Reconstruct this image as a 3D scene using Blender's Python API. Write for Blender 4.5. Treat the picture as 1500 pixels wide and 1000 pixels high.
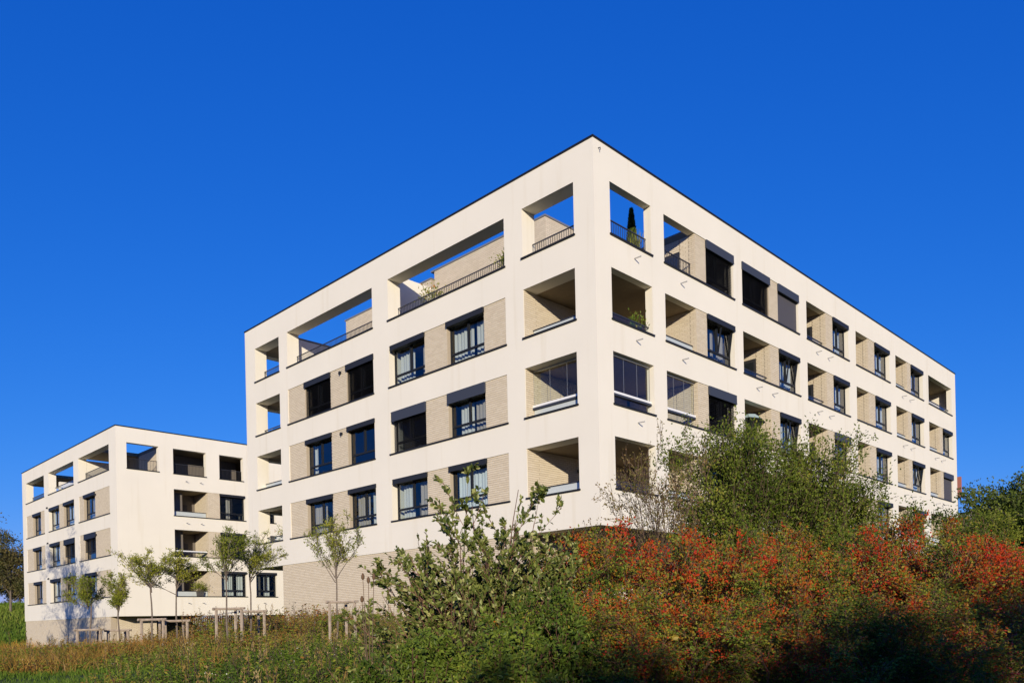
import bpy, math, random
import numpy as np
from mathutils import Matrix, Vector

for o in list(bpy.data.objects):
    bpy.data.objects.remove(o)
scn = bpy.context.scene
COL = scn.collection
rng = np.random.default_rng(11)
R = math.radians

# ------------------------------------------------------------------ camera
CAM = np.array([17.242, -21.895, 1.674])
FW = np.array([-0.70343, 0.71076, 0.0])
RT = np.array([0.71076, 0.70343, 0.0])
ROLL = R(-1.25)
r3 = RT * math.cos(ROLL) + np.array([0, 0, 1]) * math.sin(ROLL)
u3 = np.array([0, 0, 1]) * math.cos(ROLL) - RT * math.sin(ROLL)
cd = bpy.data.cameras.new('camera')
cam = bpy.data.objects.new('camera', cd)
COL.objects.link(cam)
m = Matrix.Identity(4)
for i in range(3):
    m[i][0] = r3[i]; m[i][1] = u3[i]; m[i][2] = -FW[i]; m[i][3] = CAM[i]
cam.matrix_world = m
cd.sensor_width = 36.0
cd.lens = 1174.13 / 1500 * 36
cd.shift_y = 410.0 / 1500
cd.clip_start = 0.1
cd.clip_end = 3000
scn.camera = cam

# ------------------------------------------------------------------ sky, sun, exposure
SUN = np.array([1.0, -0.93, 0.27]); SUN /= np.linalg.norm(SUN)
elev = math.asin(SUN[2])
azim = math.atan2(SUN[0], SUN[1])
w = bpy.data.worlds.new('World'); scn.world = w; w.use_nodes = True
nt = w.node_tree; nt.nodes.clear()
sky = nt.nodes.new('ShaderNodeTexSky'); sky.sky_type = 'NISHITA'
sky.sun_disc = False; sky.sun_elevation = elev; sky.sun_rotation = azim
sky.altitude = 0; sky.air_density = 1.0; sky.dust_density = 0.0; sky.ozone_density = 4.0
# film-like grade of the sky's colour (deep polarised blue), the same for the whole dome
sep = nt.nodes.new('ShaderNodeSeparateColor'); com = nt.nodes.new('ShaderNodeCombineColor')
nt.links.new(sky.outputs[0], sep.inputs[0])
for ch, (pw, k) in enumerate(((1.8, .875), (.855, .563), (.52, 1.10))):
    a_ = nt.nodes.new('ShaderNodeMath'); a_.operation = 'MULTIPLY'; a_.inputs[1].default_value = .1331
    b_ = nt.nodes.new('ShaderNodeMath'); b_.operation = 'POWER'; b_.inputs[1].default_value = pw
    c_ = nt.nodes.new('ShaderNodeMath'); c_.operation = 'MULTIPLY'; c_.inputs[1].default_value = k / .1331
    nt.links.new(sep.outputs[ch], a_.inputs[0]); nt.links.new(a_.outputs[0], b_.inputs[0])
    nt.links.new(b_.outputs[0], c_.inputs[0]); nt.links.new(c_.outputs[0], com.inputs[ch])
bg = nt.nodes.new('ShaderNodeBackground'); bg.inputs['Strength'].default_value = 0.12
wo = nt.nodes.new('ShaderNodeOutputWorld')
nt.links.new(com.outputs[0], bg.inputs['Color'])
nt.links.new(bg.outputs[0], wo.inputs['Surface'])
sl = bpy.data.lights.new('sun', 'SUN'); sl.energy = 5.0; sl.angle = R(0.5); sl.color = (1.0, 0.88, 0.70)
so = bpy.data.objects.new('sun', sl); COL.objects.link(so)
so.rotation_euler = Vector(tuple(SUN)).to_track_quat('Z', 'Y').to_euler()
so.location = (40, -40, 40)
scn.view_settings.view_transform = 'Standard'
scn.view_settings.look = 'None'
scn.view_settings.exposure = 0.02
scn.view_settings.gamma = 1.0
scn.view_settings.use_curve_mapping = False
scn.cycles.max_bounces = 8
scn.cycles.transparent_max_bounces = 12
scn.cycles.caustics_reflective = False
scn.cycles.caustics_refractive = False

# ------------------------------------------------------------------ materials
def newmat(name):
    mt = bpy.data.materials.new(name); mt.use_nodes = True
    n = mt.node_tree.nodes; l = mt.node_tree.links
    return mt, n, l, n['Principled BSDF']

def plain(name, col, rough=0.7, metal=0.0, noise=0.0, scale=6.0, bump=0.0, bscale=60.0):
    mt, n, l, p = newmat(name)
    p.inputs['Roughness'].default_value = rough
    p.inputs['Metallic'].default_value = metal
    p.inputs['Base Color'].default_value = (*col, 1)
    if noise or bump:
        tc = n.new('ShaderNodeTexCoord')
    if noise:
        t = n.new('ShaderNodeTexNoise'); t.inputs['Scale'].default_value = scale; t.inputs['Detail'].default_value = 6
        l.new(tc.outputs['Object'], t.inputs['Vector'])
        r = n.new('ShaderNodeValToRGB')
        r.color_ramp.elements[0].position = 0.3; r.color_ramp.elements[1].position = 0.72
        r.color_ramp.elements[0].color = (*[c * (1 - noise) for c in col], 1)
        r.color_ramp.elements[1].color = (*[min(1, c * (1 + noise * .5)) for c in col], 1)
        l.new(t.outputs['Fac'], r.inputs['Fac']); l.new(r.outputs['Color'], p.inputs['Base Color'])
    if bump:
        t2 = n.new('ShaderNodeTexNoise'); t2.inputs['Scale'].default_value = bscale; t2.inputs['Detail'].default_value = 4
        l.new(tc.outputs['Object'], t2.inputs['Vector'])
        b = n.new('ShaderNodeBump'); b.inputs['Strength'].default_value = bump; b.inputs['Distance'].default_value = 0.02
        l.new(t2.outputs['Fac'], b.inputs['Height']); l.new(b.outputs['Normal'], p.inputs['Normal'])
    return mt

def stucco(name, col):
    """render coat: fine grain, faint trowel clouds and faint vertical rain streaks"""
    mt, n, l, p = newmat(name)
    p.inputs['Roughness'].default_value = 0.9
    p.inputs['Specular IOR Level'].default_value = 0.2
    tc = n.new('ShaderNodeTexCoord')
    t = n.new('ShaderNodeTexNoise'); t.inputs['Scale'].default_value = 0.45; t.inputs['Detail'].default_value = 8
    l.new(tc.outputs['Object'], t.inputs['Vector'])
    r = n.new('ShaderNodeValToRGB')
    r.color_ramp.elements[0].position = 0.3; r.color_ramp.elements[1].position = 0.7
    r.color_ramp.elements[0].color = (*[c * .955 for c in col], 1)
    r.color_ramp.elements[1].color = (*col, 1)
    l.new(t.outputs['Fac'], r.inputs['Fac'])
    mp = n.new('ShaderNodeMapping'); mp.inputs['Scale'].default_value = (2.2, 2.2, 0.16)
    l.new(tc.outputs['Object'], mp.inputs['Vector'])
    s = n.new('ShaderNodeTexNoise'); s.inputs['Scale'].default_value = 1.0; s.inputs['Detail'].default_value = 5
    l.new(mp.outputs[0], s.inputs['Vector'])
    r2 = n.new('ShaderNodeValToRGB')
    r2.color_ramp.elements[0].position = 0.58; r2.color_ramp.elements[1].position = 0.8
    r2.color_ramp.elements[0].color = (1, 1, 1, 1); r2.color_ramp.elements[1].color = (.92, .90, .855, 1)
    l.new(s.outputs['Fac'], r2.inputs['Fac'])
    mx = n.new('ShaderNodeMix'); mx.data_type = 'RGBA'; mx.blend_type = 'MULTIPLY'; mx.inputs[0].default_value = 1
    l.new(r.outputs[0], mx.inputs[6]); l.new(r2.outputs[0], mx.inputs[7])
    l.new(mx.outputs[2], p.inputs['Base Color'])
    t2 = n.new('ShaderNodeTexNoise'); t2.inputs['Scale'].default_value = 55; t2.inputs['Detail'].default_value = 3
    l.new(tc.outputs['Object'], t2.inputs['Vector'])
    b = n.new('ShaderNodeBump'); b.inputs['Strength'].default_value = 0.25; b.inputs['Distance'].default_value = 0.01
    l.new(t2.outputs['Fac'], b.inputs['Height']); l.new(b.outputs['Normal'], p.inputs['Normal'])
    return mt

def tinted(name, stops, rough=0.6, transl=0.0, spec=0.14):
    """colour picked by the per-face 'tint' attribute (each leaf / brick its own value)"""
    mt, n, l, p = newmat(name)
    p.inputs['Roughness'].default_value = rough
    p.inputs['Specular IOR Level'].default_value = spec
    a = n.new('ShaderNodeAttribute'); a.attribute_name = 'tint'
    r = n.new('ShaderNodeValToRGB')
    e = r.color_ramp.elements
    while len(e) < len(stops):
        e.new(0.5)
    for k, (pos, c) in enumerate(stops):
        e[k].position = pos; e[k].color = (*c, 1)
    l.new(a.outputs['Fac'], r.inputs['Fac']); l.new(r.outputs[0], p.inputs['Base Color'])
    if transl:
        tr = n.new('ShaderNodeBsdfTranslucent'); l.new(r.outputs[0], tr.inputs['Color'])
        ms = n.new('ShaderNodeMixShader'); ms.inputs[0].default_value = transl
        l.new(p.outputs[0], ms.inputs[1]); l.new(tr.outputs[0], ms.inputs[2])
        l.new(ms.outputs[0], n['Material Output'].inputs['Surface'])
    return mt

def glass(name, tint, boost=2.0):
    mt = bpy.data.materials.new(name); mt.use_nodes = True
    n = mt.node_tree.nodes; l = mt.node_tree.links; n.clear()
    out = n.new('ShaderNodeOutputMaterial'); ms = n.new('ShaderNodeMixShader')
    g = n.new('ShaderNodeBsdfGlossy'); g.inputs['Roughness'].default_value = 0.015
    g.inputs['Color'].default_value = (.95, .97, 1, 1)
    t = n.new('ShaderNodeBsdfTransparent'); t.inputs['Color'].default_value = (*tint, 1)
    f = n.new('ShaderNodeFresnel'); f.inputs['IOR'].default_value = 1.5
    mu = n.new('ShaderNodeMath'); mu.operation = 'MULTIPLY'; mu.inputs[1].default_value = boost; mu.use_clamp = True
    ge = n.new('ShaderNodeNewGeometry'); fr_ = n.new('ShaderNodeMath'); fr_.operation = 'SUBTRACT'; fr_.inputs[0].default_value = 1
    m2 = n.new('ShaderNodeMath'); m2.operation = 'MULTIPLY'
    l.new(ge.outputs['Backfacing'], fr_.inputs[1]); l.new(mu.outputs[0], m2.inputs[0]); l.new(fr_.outputs[0], m2.inputs[1])
    l.new(f.outputs[0], mu.inputs[0]); l.new(m2.outputs[0], ms.inputs[0])
    l.new(t.outputs[0], ms.inputs[1]); l.new(g.outputs[0], ms.inputs[2]); l.new(ms.outputs[0], out.inputs['Surface'])
    # slightly wavy panes
    tc = n.new('ShaderNodeTexCoord'); tx = n.new('ShaderNodeTexNoise'); tx.inputs['Scale'].default_value = 1.6
    l.new(tc.outputs['Object'], tx.inputs['Vector'])
    b = n.new('ShaderNodeBump'); b.inputs['Strength'].default_value = 0.15; b.inputs['Distance'].default_value = 0.02
    l.new(tx.outputs['Fac'], b.inputs['Height']); l.new(b.outputs['Normal'], g.inputs['Normal'])
    return mt

M = {}
M['stucco'] = stucco('cream_render', (.785, .74, .628))
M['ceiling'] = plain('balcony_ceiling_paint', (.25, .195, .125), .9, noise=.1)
M['coping'] = plain('anthracite_sheet_metal', (.02, .022, .027), .45, .3)
M['sheet'] = plain('grey_roof_sheet', (.22, .23, .24), .5, .3)
M['frame'] = plain('anthracite_window_frame', (.016, .018, .022), .45)
M['box'] = plain('dark_shutter_box', (.022, .024, .03), .5)
M['boxgrey'] = plain('slate_shutter_box', (.045, .052, .072), .5)
M['slat'] = plain('dark_blind_slats', (.042, .042, .048), .5)
M['screen'] = plain('grey_screen_blind', (.07, .066, .075), .8)
for q_ in ('frame', 'box', 'boxgrey', 'coping', 'slat'):
    M[q_].node_tree.nodes['Principled BSDF'].inputs['Specular IOR Level'].default_value = .15
M['mortar'] = plain('pale_mortar', (.44, .37, .275), .95, noise=.1, scale=20)
M['brick'] = tinted('cream_bricks', [(0, (.59, .51, .38)), (.5, (.625, .545, .41)), (1, (.655, .575, .44))], .85, 0, .2)
M['glass'] = glass('window_glass', (.84, .88, .89), 1.5)
M['clearglass'] = glass('balcony_glass', (.95, .97, .97), 1.1)
M['frosted'] = plain('milky_balcony_glass', (.50, .54, .52), .25)
M['curtain'] = plain('light_curtain', (.62, .60, .56), .9)
M['curtainwarm'] = plain('taupe_curtain', (.42, .36, .31), .9)
M['stripe'] = plain('white_fabric_blind', (.7, .72, .72), .9)
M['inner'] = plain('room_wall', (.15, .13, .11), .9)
M['whiterail'] = plain('white_rail', (.78, .78, .76), .5)
M['steel'] = plain('dark_steel_bars', (.05, .05, .055), .45, .4)
M['greysteel'] = plain('galvanised_steel', (.42, .42, .42), .45, .5)
M['green'] = plain('green_panel', (.12, .17, .09), .8)
M['mint'] = plain('mint_parasol_cloth', (.36, .46, .42), .85)
M['door'] = plain('dark_door', (.03, .03, .033), .4)
M['pot'] = plain('dark_planter', (.07, .065, .06), .8)
M['stake'] = plain('weathered_stake_wood', (.36, .29, .22), .9, noise=.3, scale=14)
M['bark'] = plain('grey_brown_bark', (.17, .135, .105), .9, noise=.35, scale=20, bump=.4)
M['twig'] = plain('brown_twigs', (.12, .075, .05), .9)
M['redtwig'] = plain('reddish_twigs', (.15, .07, .045), .9)
M['clad'] = plain('grey_brown_cladding', (.26, .23, .21), .7, noise=.15)
M['rust'] = plain('rust_red_panel', (.34, .12, .08), .8)
M['white'] = plain('white_paint', (.78, .76, .72), .8)
M['soil'] = plain('meadow_soil', (.075, .075, .03), .95, noise=.5, scale=1.4, bump=.6, bscale=9)

# ------------------------------------------------------------------ mesh helpers
class MB:
    """collects quads/tris; build() links them as ONE object"""
    def __init__(s):
        s.v = []; s.f = []; s.t = []
        s.nv = 0
    def add(s, v, f, t=None):
        v = np.asarray(v, float).reshape(-1, 3)
        s.v.append(v)
        f = np.asarray(f, int) + s.nv
        s.f.append(f)
        s.t.append(np.zeros(len(f)) if t is None else np.broadcast_to(np.asarray(t, float), (len(f),)))
        s.nv += len(v)
    BF = np.array([[0, 3, 2, 1], [4, 5, 6, 7], [0, 1, 5, 4], [1, 2, 6, 5], [2, 3, 7, 6], [3, 0, 4, 7]])
    def box(s, a, b, t=None):
        x0, x1 = sorted((a[0], b[0])); y0, y1 = sorted((a[1], b[1])); z0, z1 = sorted((a[2], b[2]))
        s.add([(x0, y0, z0), (x1, y0, z0), (x1, y1, z0), (x0, y1, z0), (x0, y0, z1), (x1, y0, z1), (x1, y1, z1), (x0, y1, z1)], MB.BF, t)
    def tube(s, pts, rads, k=6, cap=True):
        pts = np.asarray(pts, float); n = len(pts)
        rads = np.broadcast_to(np.asarray(rads, float), (n,))
        V = []
        for i in range(n):
            d = pts[min(i + 1, n - 1)] - pts[max(i - 1, 0)]
            d /= np.linalg.norm(d) + 1e-9
            a = np.cross(d, [0, 0, 1.0] if abs(d[2]) < .9 else [1.0, 0, 0]); a /= np.linalg.norm(a)
            b = np.cross(d, a)
            for j in range(k):
                th = 2 * math.pi * j / k
                V.append(pts[i] + rads[i] * (math.cos(th) * a + math.sin(th) * b))
        F = [[i * k + j, i * k + (j + 1) % k, (i + 1) * k + (j + 1) % k, (i + 1) * k + j] for i in range(n - 1) for j in range(k)]
        s.add(V, F)
        if cap and k == 4:
            s.add(V[:4], [[3, 2, 1, 0]]); s.add(V[-4:], [[0, 1, 2, 3]])
        elif cap and k == 6:
            for q in (V[:6][::-1], V[-6:]):
                s.add(q, [[0, 1, 2, 3], [0, 3, 4, 5]])
    def mesh(s, name, mat, off=(0, 0, 0), smooth=False, tint=False):
        me = bpy.data.meshes.new(name)
        v = np.concatenate(s.v) - np.asarray(off, float)
        tot = [np.full(len(f), f.shape[1]) for f in s.f]
        tot = np.concatenate(tot); idx = np.concatenate([f.ravel() for f in s.f])
        me.vertices.add(len(v)); me.vertices.foreach_set('co', v.astype(np.float32).ravel())
        me.loops.add(len(idx)); me.loops.foreach_set('vertex_index', idx.astype(np.int32))
        me.polygons.add(len(tot))
        st = np.zeros(len(tot), np.int32); st[1:] = np.cumsum(tot)[:-1]
        me.polygons.foreach_set('loop_start', st)
        me.polygons.foreach_set('loop_total', tot.astype(np.int32))
        me.polygons.foreach_set('use_smooth', np.full(len(tot), bool(smooth)))
        me.update(calc_edges=True)
        if tint:
            a = me.attributes.new('tint', 'FLOAT', 'FACE')
            a.data.foreach_set('value', np.concatenate(s.t).astype(np.float32))
        me.materials.append(mat)
        return me
    def build(s, name, mat, parent=None, smooth=False, tint=False, kind=None, off=None):
        if s.nv == 0:
            return None
        if off is None:
            off = root_of(parent) if parent else (0, 0, 0)
        o = bpy.data.objects.new(name, s.mesh(name, mat, off, smooth, tint)); COL.objects.link(o)
        if parent: o.parent = parent
        if kind: o['kind'] = kind
        return o

def root_of(o):
    p = np.zeros(3)
    while o is not None:
        p += np.array(o.location); o = o.parent
    return p

def tag(o, label, cat, group=None):
    o['label'] = label; o['category'] = cat
    if group: o['group'] = group
    return o

def thing(name, label, cat, loc=(0, 0, 0), group=None):
    o = bpy.data.objects.new(name, None); o.empty_display_size = .3
    COL.objects.link(o); o.location = loc
    return tag(o, label, cat, group)

def copy_tree(o, parent=None):
    c = o.copy(); COL.objects.link(c)
    if parent: c.parent = parent
    for ch in list(o.children): copy_tree(ch, c)
    return c

class Fr:
    """frame of a wall face: s along it, d into it (negative = proud), z up"""
    def __init__(s, o, u, n): s.o = np.array([*o, 0.]); s.u = np.array([*u, 0.]); s.n = np.array([*n, 0.])
    def p(s, a, d, z): return s.o + s.u * a + s.n * d + np.array([0, 0, z])
    def box(s, mb, s0, s1, d0, d1, z0, z1, t=None): mb.box(s.p(s0, d0, z0), s.p(s1, d1, z1), t)

# ------------------------------------------------------------------ ground
def sstep(x, a, b):
    t = np.clip((x - a) / (b - a), 0, 1); return t * t * (3 - 2 * t)

def ground(x, y):
    x = np.asarray(x, float); y = np.asarray(y, float)
    d = (x - CAM[0]) * FW[0] + (y - CAM[1]) * FW[1]
    r = (x - CAM[0]) * RT[0] + (y - CAM[1]) * RT[1]
    z = 0.05 * np.clip(d, -14, 24)
    z = z + 0.055 * np.clip(r, 0, 26) * sstep(d, 5, 16)
    z = z - 0.65 * sstep(-r, 18, 36) * sstep(d, 34, 52)
    z = z - 1.0 * sstep(-r, 7.5, 15) * sstep(d, 19, 29)
    z = z + 5.6 * sstep(-r, 40, 62) * sstep(d, 74, 104) + 3 * sstep(-r, 60, 140) * sstep(d, 90, 180)
    z = z + 0.06 * np.sin(x * 1.3 + .4) * np.sin(y * 1.1) + 0.04 * np.sin(x * 2.9 - y * 2.3)
    return z
def gz(x, y): return float(ground(x, y))

def at(r, d):
    p = CAM + RT * r + FW * d
    return p[0], p[1]

u = np.linspace(-1, 1, 220)
gx = 17 + 12 * np.sinh(u * 4.8) / np.sinh(4.8) * 60; gy = -12 + 12 * np.sinh(u * 4.8) / np.sinh(4.8) * 60
X, Y = np.meshgrid(gx, gy, indexing='ij')
g = MB()
n = len(u); I = np.arange(n * n).reshape(n, n)
g.add(np.stack([X, Y, ground(X, Y)], -1).reshape(-1, 3),
      np.stack([I[:-1, :-1], I[1:, :-1], I[1:, 1:], I[:-1, 1:]], -1).reshape(-1, 4))
gm, gn, gl, gp = newmat('meadow_ground')
tc = gn.new('ShaderNodeTexCoord'); t1 = gn.new('ShaderNodeTexNoise'); t1.inputs['Scale'].default_value = .5; t1.inputs['Detail'].default_value = 10
gl.new(tc.outputs['Object'], t1.inputs['Vector'])
rr = gn.new('ShaderNodeValToRGB')
rr.color_ramp.elements[0].position = .35; rr.color_ramp.elements[0].color = (.045, .062, .014, 1)
rr.color_ramp.elements[1].position = .7; rr.color_ramp.elements[1].color = (.075, .095, .02, 1)
gl.new(t1.outputs['Fac'], rr.inputs['Fac']); gl.new(rr.outputs[0], gp.inputs['Base Color']); gp.inputs['Roughness'].default_value = 1
go = g.build('ground', gm, smooth=True, kind='structure')

# ------------------------------------------------------------------ building kit
def brick_panel(fr, s0, s1, z0, z1, d, parent, course=.083, length=.25, name='brick_panel', back=.12):
    mb = MB(); fr.box(mb, s0, s1, d + .012, d + back, z0, z1)
    pa = mb.build(name, M['mortar'], parent)
    nz = max(1, int(round((z1 - z0) / course))); cz = (z1 - z0) / nz
    j = .009
    A = []; T = []
    for k in range(nz):
        za, zb = z0 + k * cz + j, z0 + (k + 1) * cz - j
        st = s0 - (length / 2 if k % 2 else 0)
        e = np.arange(st, s1 + length, length)
        for a, b in zip(e[:-1], e[1:]):
            a2, b2 = max(a, s0) + j, min(b, s1) - j
            if b2 - a2 > .03:
                A.append((a2, b2, za, zb)); T.append(rng.random())
    A = np.array(A); nb = len(A)
    pr = rng.uniform(0, .0015, nb)
    def P(a, dd, z): return fr.o + a[:, None] * fr.u + dd[:, None] * fr.n + np.stack([0 * z, 0 * z, z], -1)
    f0 = d - pr; f1 = np.full(nb, d + .014)
    V = np.stack([P(A[:, 0], f0, A[:, 2]), P(A[:, 1], f0, A[:, 2]), P(A[:, 1], f0, A[:, 3]), P(A[:, 0], f0, A[:, 3]),
                  P(A[:, 0], f1, A[:, 2]), P(A[:, 1], f1, A[:, 2]), P(A[:, 1], f1, A[:, 3]), P(A[:, 0], f1, A[:, 3])], 1).reshape(-1, 3)
    q = np.array([[0, 1, 2, 3], [0, 4, 5, 1], [1, 5, 6, 2], [2, 6, 7, 3], [3, 7, 4, 0]])
    F = (q[None] + 8 * np.arange(nb)[:, None, None]).reshape(-1, 4)
    mb = MB(); mb.add(V, F, np.repeat(T, 5))
    mb.build('bricks', M['brick'], pa, tint=True, kind='stuff')
    return pa

def curtain(fr, s0, s1, z0, z1, d, parent, mat, seed):
    n = max(8, int((s1 - s0) / .035)); rr = np.random.default_rng(seed)
    a = np.linspace(s0, s1, n)
    dd = d + .035 * np.sin(np.arange(n) * 1.15 + rr.random() * 6) + .02 * np.sin(np.arange(n) * .37)
    V = []
    for z in (z0, z1):
        for k in range(n): V.append(fr.p(a[k], dd[k], z))
    mb = MB(); mb.add(V, [[k, k + 1, n + k + 1, n + k] for k in range(n - 1)])
    return mb.build('curtain', mat, parent, smooth=True)

def window(fr, s0, s1, z0, z1, parent, box=.22, blind=0.0, screen=False, cur=(), mull=True, d=.22, grey=False, tilt=False, flowerbox=False, low=.42):
    zt = z1 - box
    f = .065
    mb = MB()
    dz0 = z0 + .02
    fr.box(mb, s0, s0 + f, d, d + .07, dz0, z1); fr.box(mb, s1 - f, s1, d, d + .07, dz0, z1)
    fr.box(mb, s0 + f, s1 - f, d, d + .07, dz0, dz0 + f); fr.box(mb, s0 + f, s1 - f, d, d + .07, zt - .02, z1)
    zl = dz0 + low
    fr.box(mb, s0 + f, s1 - f, d - .008, d + .07, zl, zl + .09)
    c = (s0 + s1) / 2
    if mull: fr.box(mb, c - .055, c + .055, d - .012, d + .07, zl + .09, zt - .02)
    wf = mb.build('window', M['frame'], parent)
    spans = [(s0 + f, c - .055), (c + .055, s1 - f)] if mull else [(s0 + f, s1 - f)]
    for a, b in spans:
        mb = MB(); fr.box(mb, a, b, d + .03, d + .045, zl + .09, zt - .02); mb.build('pane', M['glass'], wf)
    mb = MB(); fr.box(mb, s0 + f, s1 - f, d + .03, d + .045, dz0 + f, zl); mb.build('pane', M['glass'], wf)
    if box:
        mb = MB()
        fr.box(mb, s0 - .03, s1 + .0, -.055, d - .02, zt, z1 - .003)
        fr.box(mb, s0 - .03, s1 + .0, -.065, -.055, zt - .03, zt + .02)
        mb.build('shutter_box', M['boxgrey'] if grey else M['box'], wf)
    if blind:
        zb = zt - (zt - dz0) * blind
        mb = MB()
        if screen:
            fr.box(mb, s0 + .02, s1 - .02, d - .12, d - .112, zb, zt)
        else:
            k = int((zt - zb) / .07)
            for q in range(k):
                z = zt - (q + .5) * .07
                a0 = fr.p(s0 + .02, d - .16, z - .016); a1 = fr.p(s1 - .02, d - .16, z - .016)
                b0 = fr.p(s0 + .02, d - .085, z + .016); b1 = fr.p(s1 - .02, d - .085, z + .016)
                e = np.array([0, 0, .004])
                mb.add([a0, a1, b1, b0, a0 + e, a1 + e, b1 + e, b0 + e], MB.BF)
            for a in (s0 + .04, (s0 + s1) / 2, s1 - .06):
                fr.box(mb, a, a + .012, d - .125, d - .119, zb, zt)
            fr.box(mb, s0 + .02, s1 - .02, d - .15, d - .1, zb - .03, zb)
        mb.build('blind', M['screen'] if screen else M['slat'], wf, kind='stuff' if not screen else None)
    for (fa, fb, mat) in cur:
        curtain(fr, s0 + (s1 - s0) * fa, s0 + (s1 - s0) * fb, dz0 + .03, zt, d + .3, wf, M[mat], int(rng.integers(1e6)))
    if tilt:  # a tipped-in sash standing open
        mb = MB(); a, b = spans[-1]
        for zz0, zz1, dd0, dd1 in ((zl + .1, zt - .03, 0, .16),):
            for sa in (a, b - .05):
                p = [fr.p(sa, d - .02 + dd0, zz0), fr.p(sa + .05, d - .02 + dd0, zz0), fr.p(sa + .05, d + .03 + dd0, zz0), fr.p(sa, d + .03 + dd0, zz0),
                     fr.p(sa, d - .02 - dd1, zz1), fr.p(sa + .05, d - .02 - dd1, zz1), fr.p(sa + .05, d + .03 - dd1, zz1), fr.p(sa, d + .03 - dd1, zz1)]
                mb.add(p, MB.BF)
        mb.build('open_sash', M['frame'], wf)
    return wf

def ledge(fr, s0, s1, z, parent, proud=.06):
    mb = MB(); fr.box(mb, s0 - .05, s1 + .05, -proud, -.002, z - .045, z + .012)
    fr.box(mb, s0 - .0, s1 + .0, -.002, .2, z + .0025, z + .012)
    return mb.build('sill_ledge', M['coping'], parent)

def bar_railing(fr, s0, s1, d, z0, h, parent, mat='steel', step=.11):
    mb = MB()
    fr.box(mb, s0, s1, d - .02, d + .02, z0 + h - .035, z0 + h); fr.box(mb, s0, s1, d - .015, d + .015, z0 + .05, z0 + .08)
    ra = mb.build('railing', M[mat], parent)
    mb = MB(); k = int((s1 - s0) / step)
    for q in range(k + 1):
        a = s0 + .02 + (s1 - s0 - .04) * q / k
        fr.box(mb, a - .008, a + .008, d - .008, d + .008, z0 + .08, z0 + h - .035)
    mb.build('bars', M[mat], ra, kind='stuff')
    return ra

def glass_rail(fr, s0, s1, d, z0, h, parent, milky=True, white=False):
    mb = MB()
    if white: fr.box(mb, s0, s1, d - .08, d + .08, z0 + h + .02, z0 + h + .1)
    else: fr.box(mb, s0, s1, d - .025, d + .025, z0 + h, z0 + h + .045)
    ra = mb.build('balustrade', M['whiterail' if white else 'steel'], parent)
    if white:
        mb = MB(); fr.box(mb, s0, s1, d - .085, d + .085, z0 + h - .06, z0 + h + .018); mb.build('rail_channel', M['boxgrey'], ra)
        h -= .07
    mb = MB(); fr.box(mb, s0 + .02, s1 - .02, d - .008, d + .008, z0 + .02, z0 + h)
    mb.build('balustrade_glass', M['frosted' if milky else 'clearglass'], ra)
    return ra

def glazing(fr, s0, s1, d, z0, z1, n, parent):
    """frameless sliding panes above a balcony rail"""
    mb = MB(); fr.box(mb, s0, s1, d - .02, d + .02, z1 - .06, z1 - .004)
    g0 = mb.build('glazing_track', M['greysteel'], parent)
    for k in range(n):
        a = s0 + (s1 - s0) * k / n; b = s0 + (s1 - s0) * (k + 1) / n
        mb = MB(); fr.box(mb, a + .003, b - .007, d - .005, d + .005, z0, z1 - .06); mb.build('pane', M['clearglass'], g0)
        mb = MB(); fr.box(mb, b - .005, b, d - .006, d + .006, z0, z1 - .06); mb.build('pane_edge', M['greysteel'], g0)
    return g0

def spout(fr, s, z, parent):
    mb = MB(); mb.tube([fr.p(s, .02, z), fr.p(s, -.3, z - .01)], .022, 6)
    return mb.build('drain_spout', M['greysteel'], parent)

def lamp_dot(fr, s, z, parent, d=-.0):
    mb = MB(); fr.box(mb, s - .05, s + .05, d - .1, d, z - .06, z + .06); fr.box(mb, s - .03, s + .03, d - .13, d - .1, z - .1, z + .02)
    return mb.build('wall_lamp', M['box'], parent)

def facade(fr, length, rows, top, bottom, openings, parent, t, s_start=0.0, name='facade_wall'):
    """openings[row] = [(s0,s1),...]; bands and piers butt end to end"""
    mb = MB()
    z_hi = top
    for (sill, head), ops in zip(rows, openings):
        fr.box(mb, s_start, length, 0, t, head, z_hi)
        e = s_start
        for a, b in sorted(ops):
            fr.box(mb, e, a, 0, t, sill, head); e = b
        fr.box(mb, e, length, 0, t, sill, head)
        z_hi = sill
    fr.box(mb, s_start, length, 0, t, bottom, z_hi)
    return mb.build(name, M['stucco'], parent)

# ------------------------------------------------------------------ main apartment building
TOP, BOT = 18.35, 4.95
rows = [(15.3, 17.15), (12.3, 14.12), (9.3, 11.16), (6.3, 8.15)]
LEN, WID = 25.25, 40.3
B = thing('apartment_building', 'large cream apartment block in front, its corner towards us, over a brick base', 'apartment building', (0, 0, 2.0))
FL = Fr((0, 0), (-1, 0), (0, 1))
FRt = Fr((0, 0), (0, 1), (-1, 0))
FE = Fr((-LEN, 0), (0, 1), (1, 0))       # far left end wall
TL, TR = 0.70, 0.32
bays_L = [(21.51, 24.13), (13.04, 20.66), (4.41, 11.84), (.92, 3.46)]
facade(FL, LEN, rows, TOP, BOT, [bays_L] * 4, B, TL)
RB = [(4.25, 6.49, 7.32, 9.5), (10.25, 12.77, 13.64, 15.72), (16.61, 18.9, 19.75, 21.7), (22.71, 24.5, 25.46, 27.7), (28.7, 30.75, 31.4, 33.55), (34.6, 36.8, 37.45, 39.4)]
bays_R = [(.9, 3.4)] + [(b[0], b[3]) for b in RB]
facade(FRt, WID, rows, TOP, BOT, [bays_R] * 4, B, TR, s_start=TL)
facade(FE, 16.0, rows, TOP, BOT, [[(1.0, 3.4)]] * 4, B, .5, s_start=TL)
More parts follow.
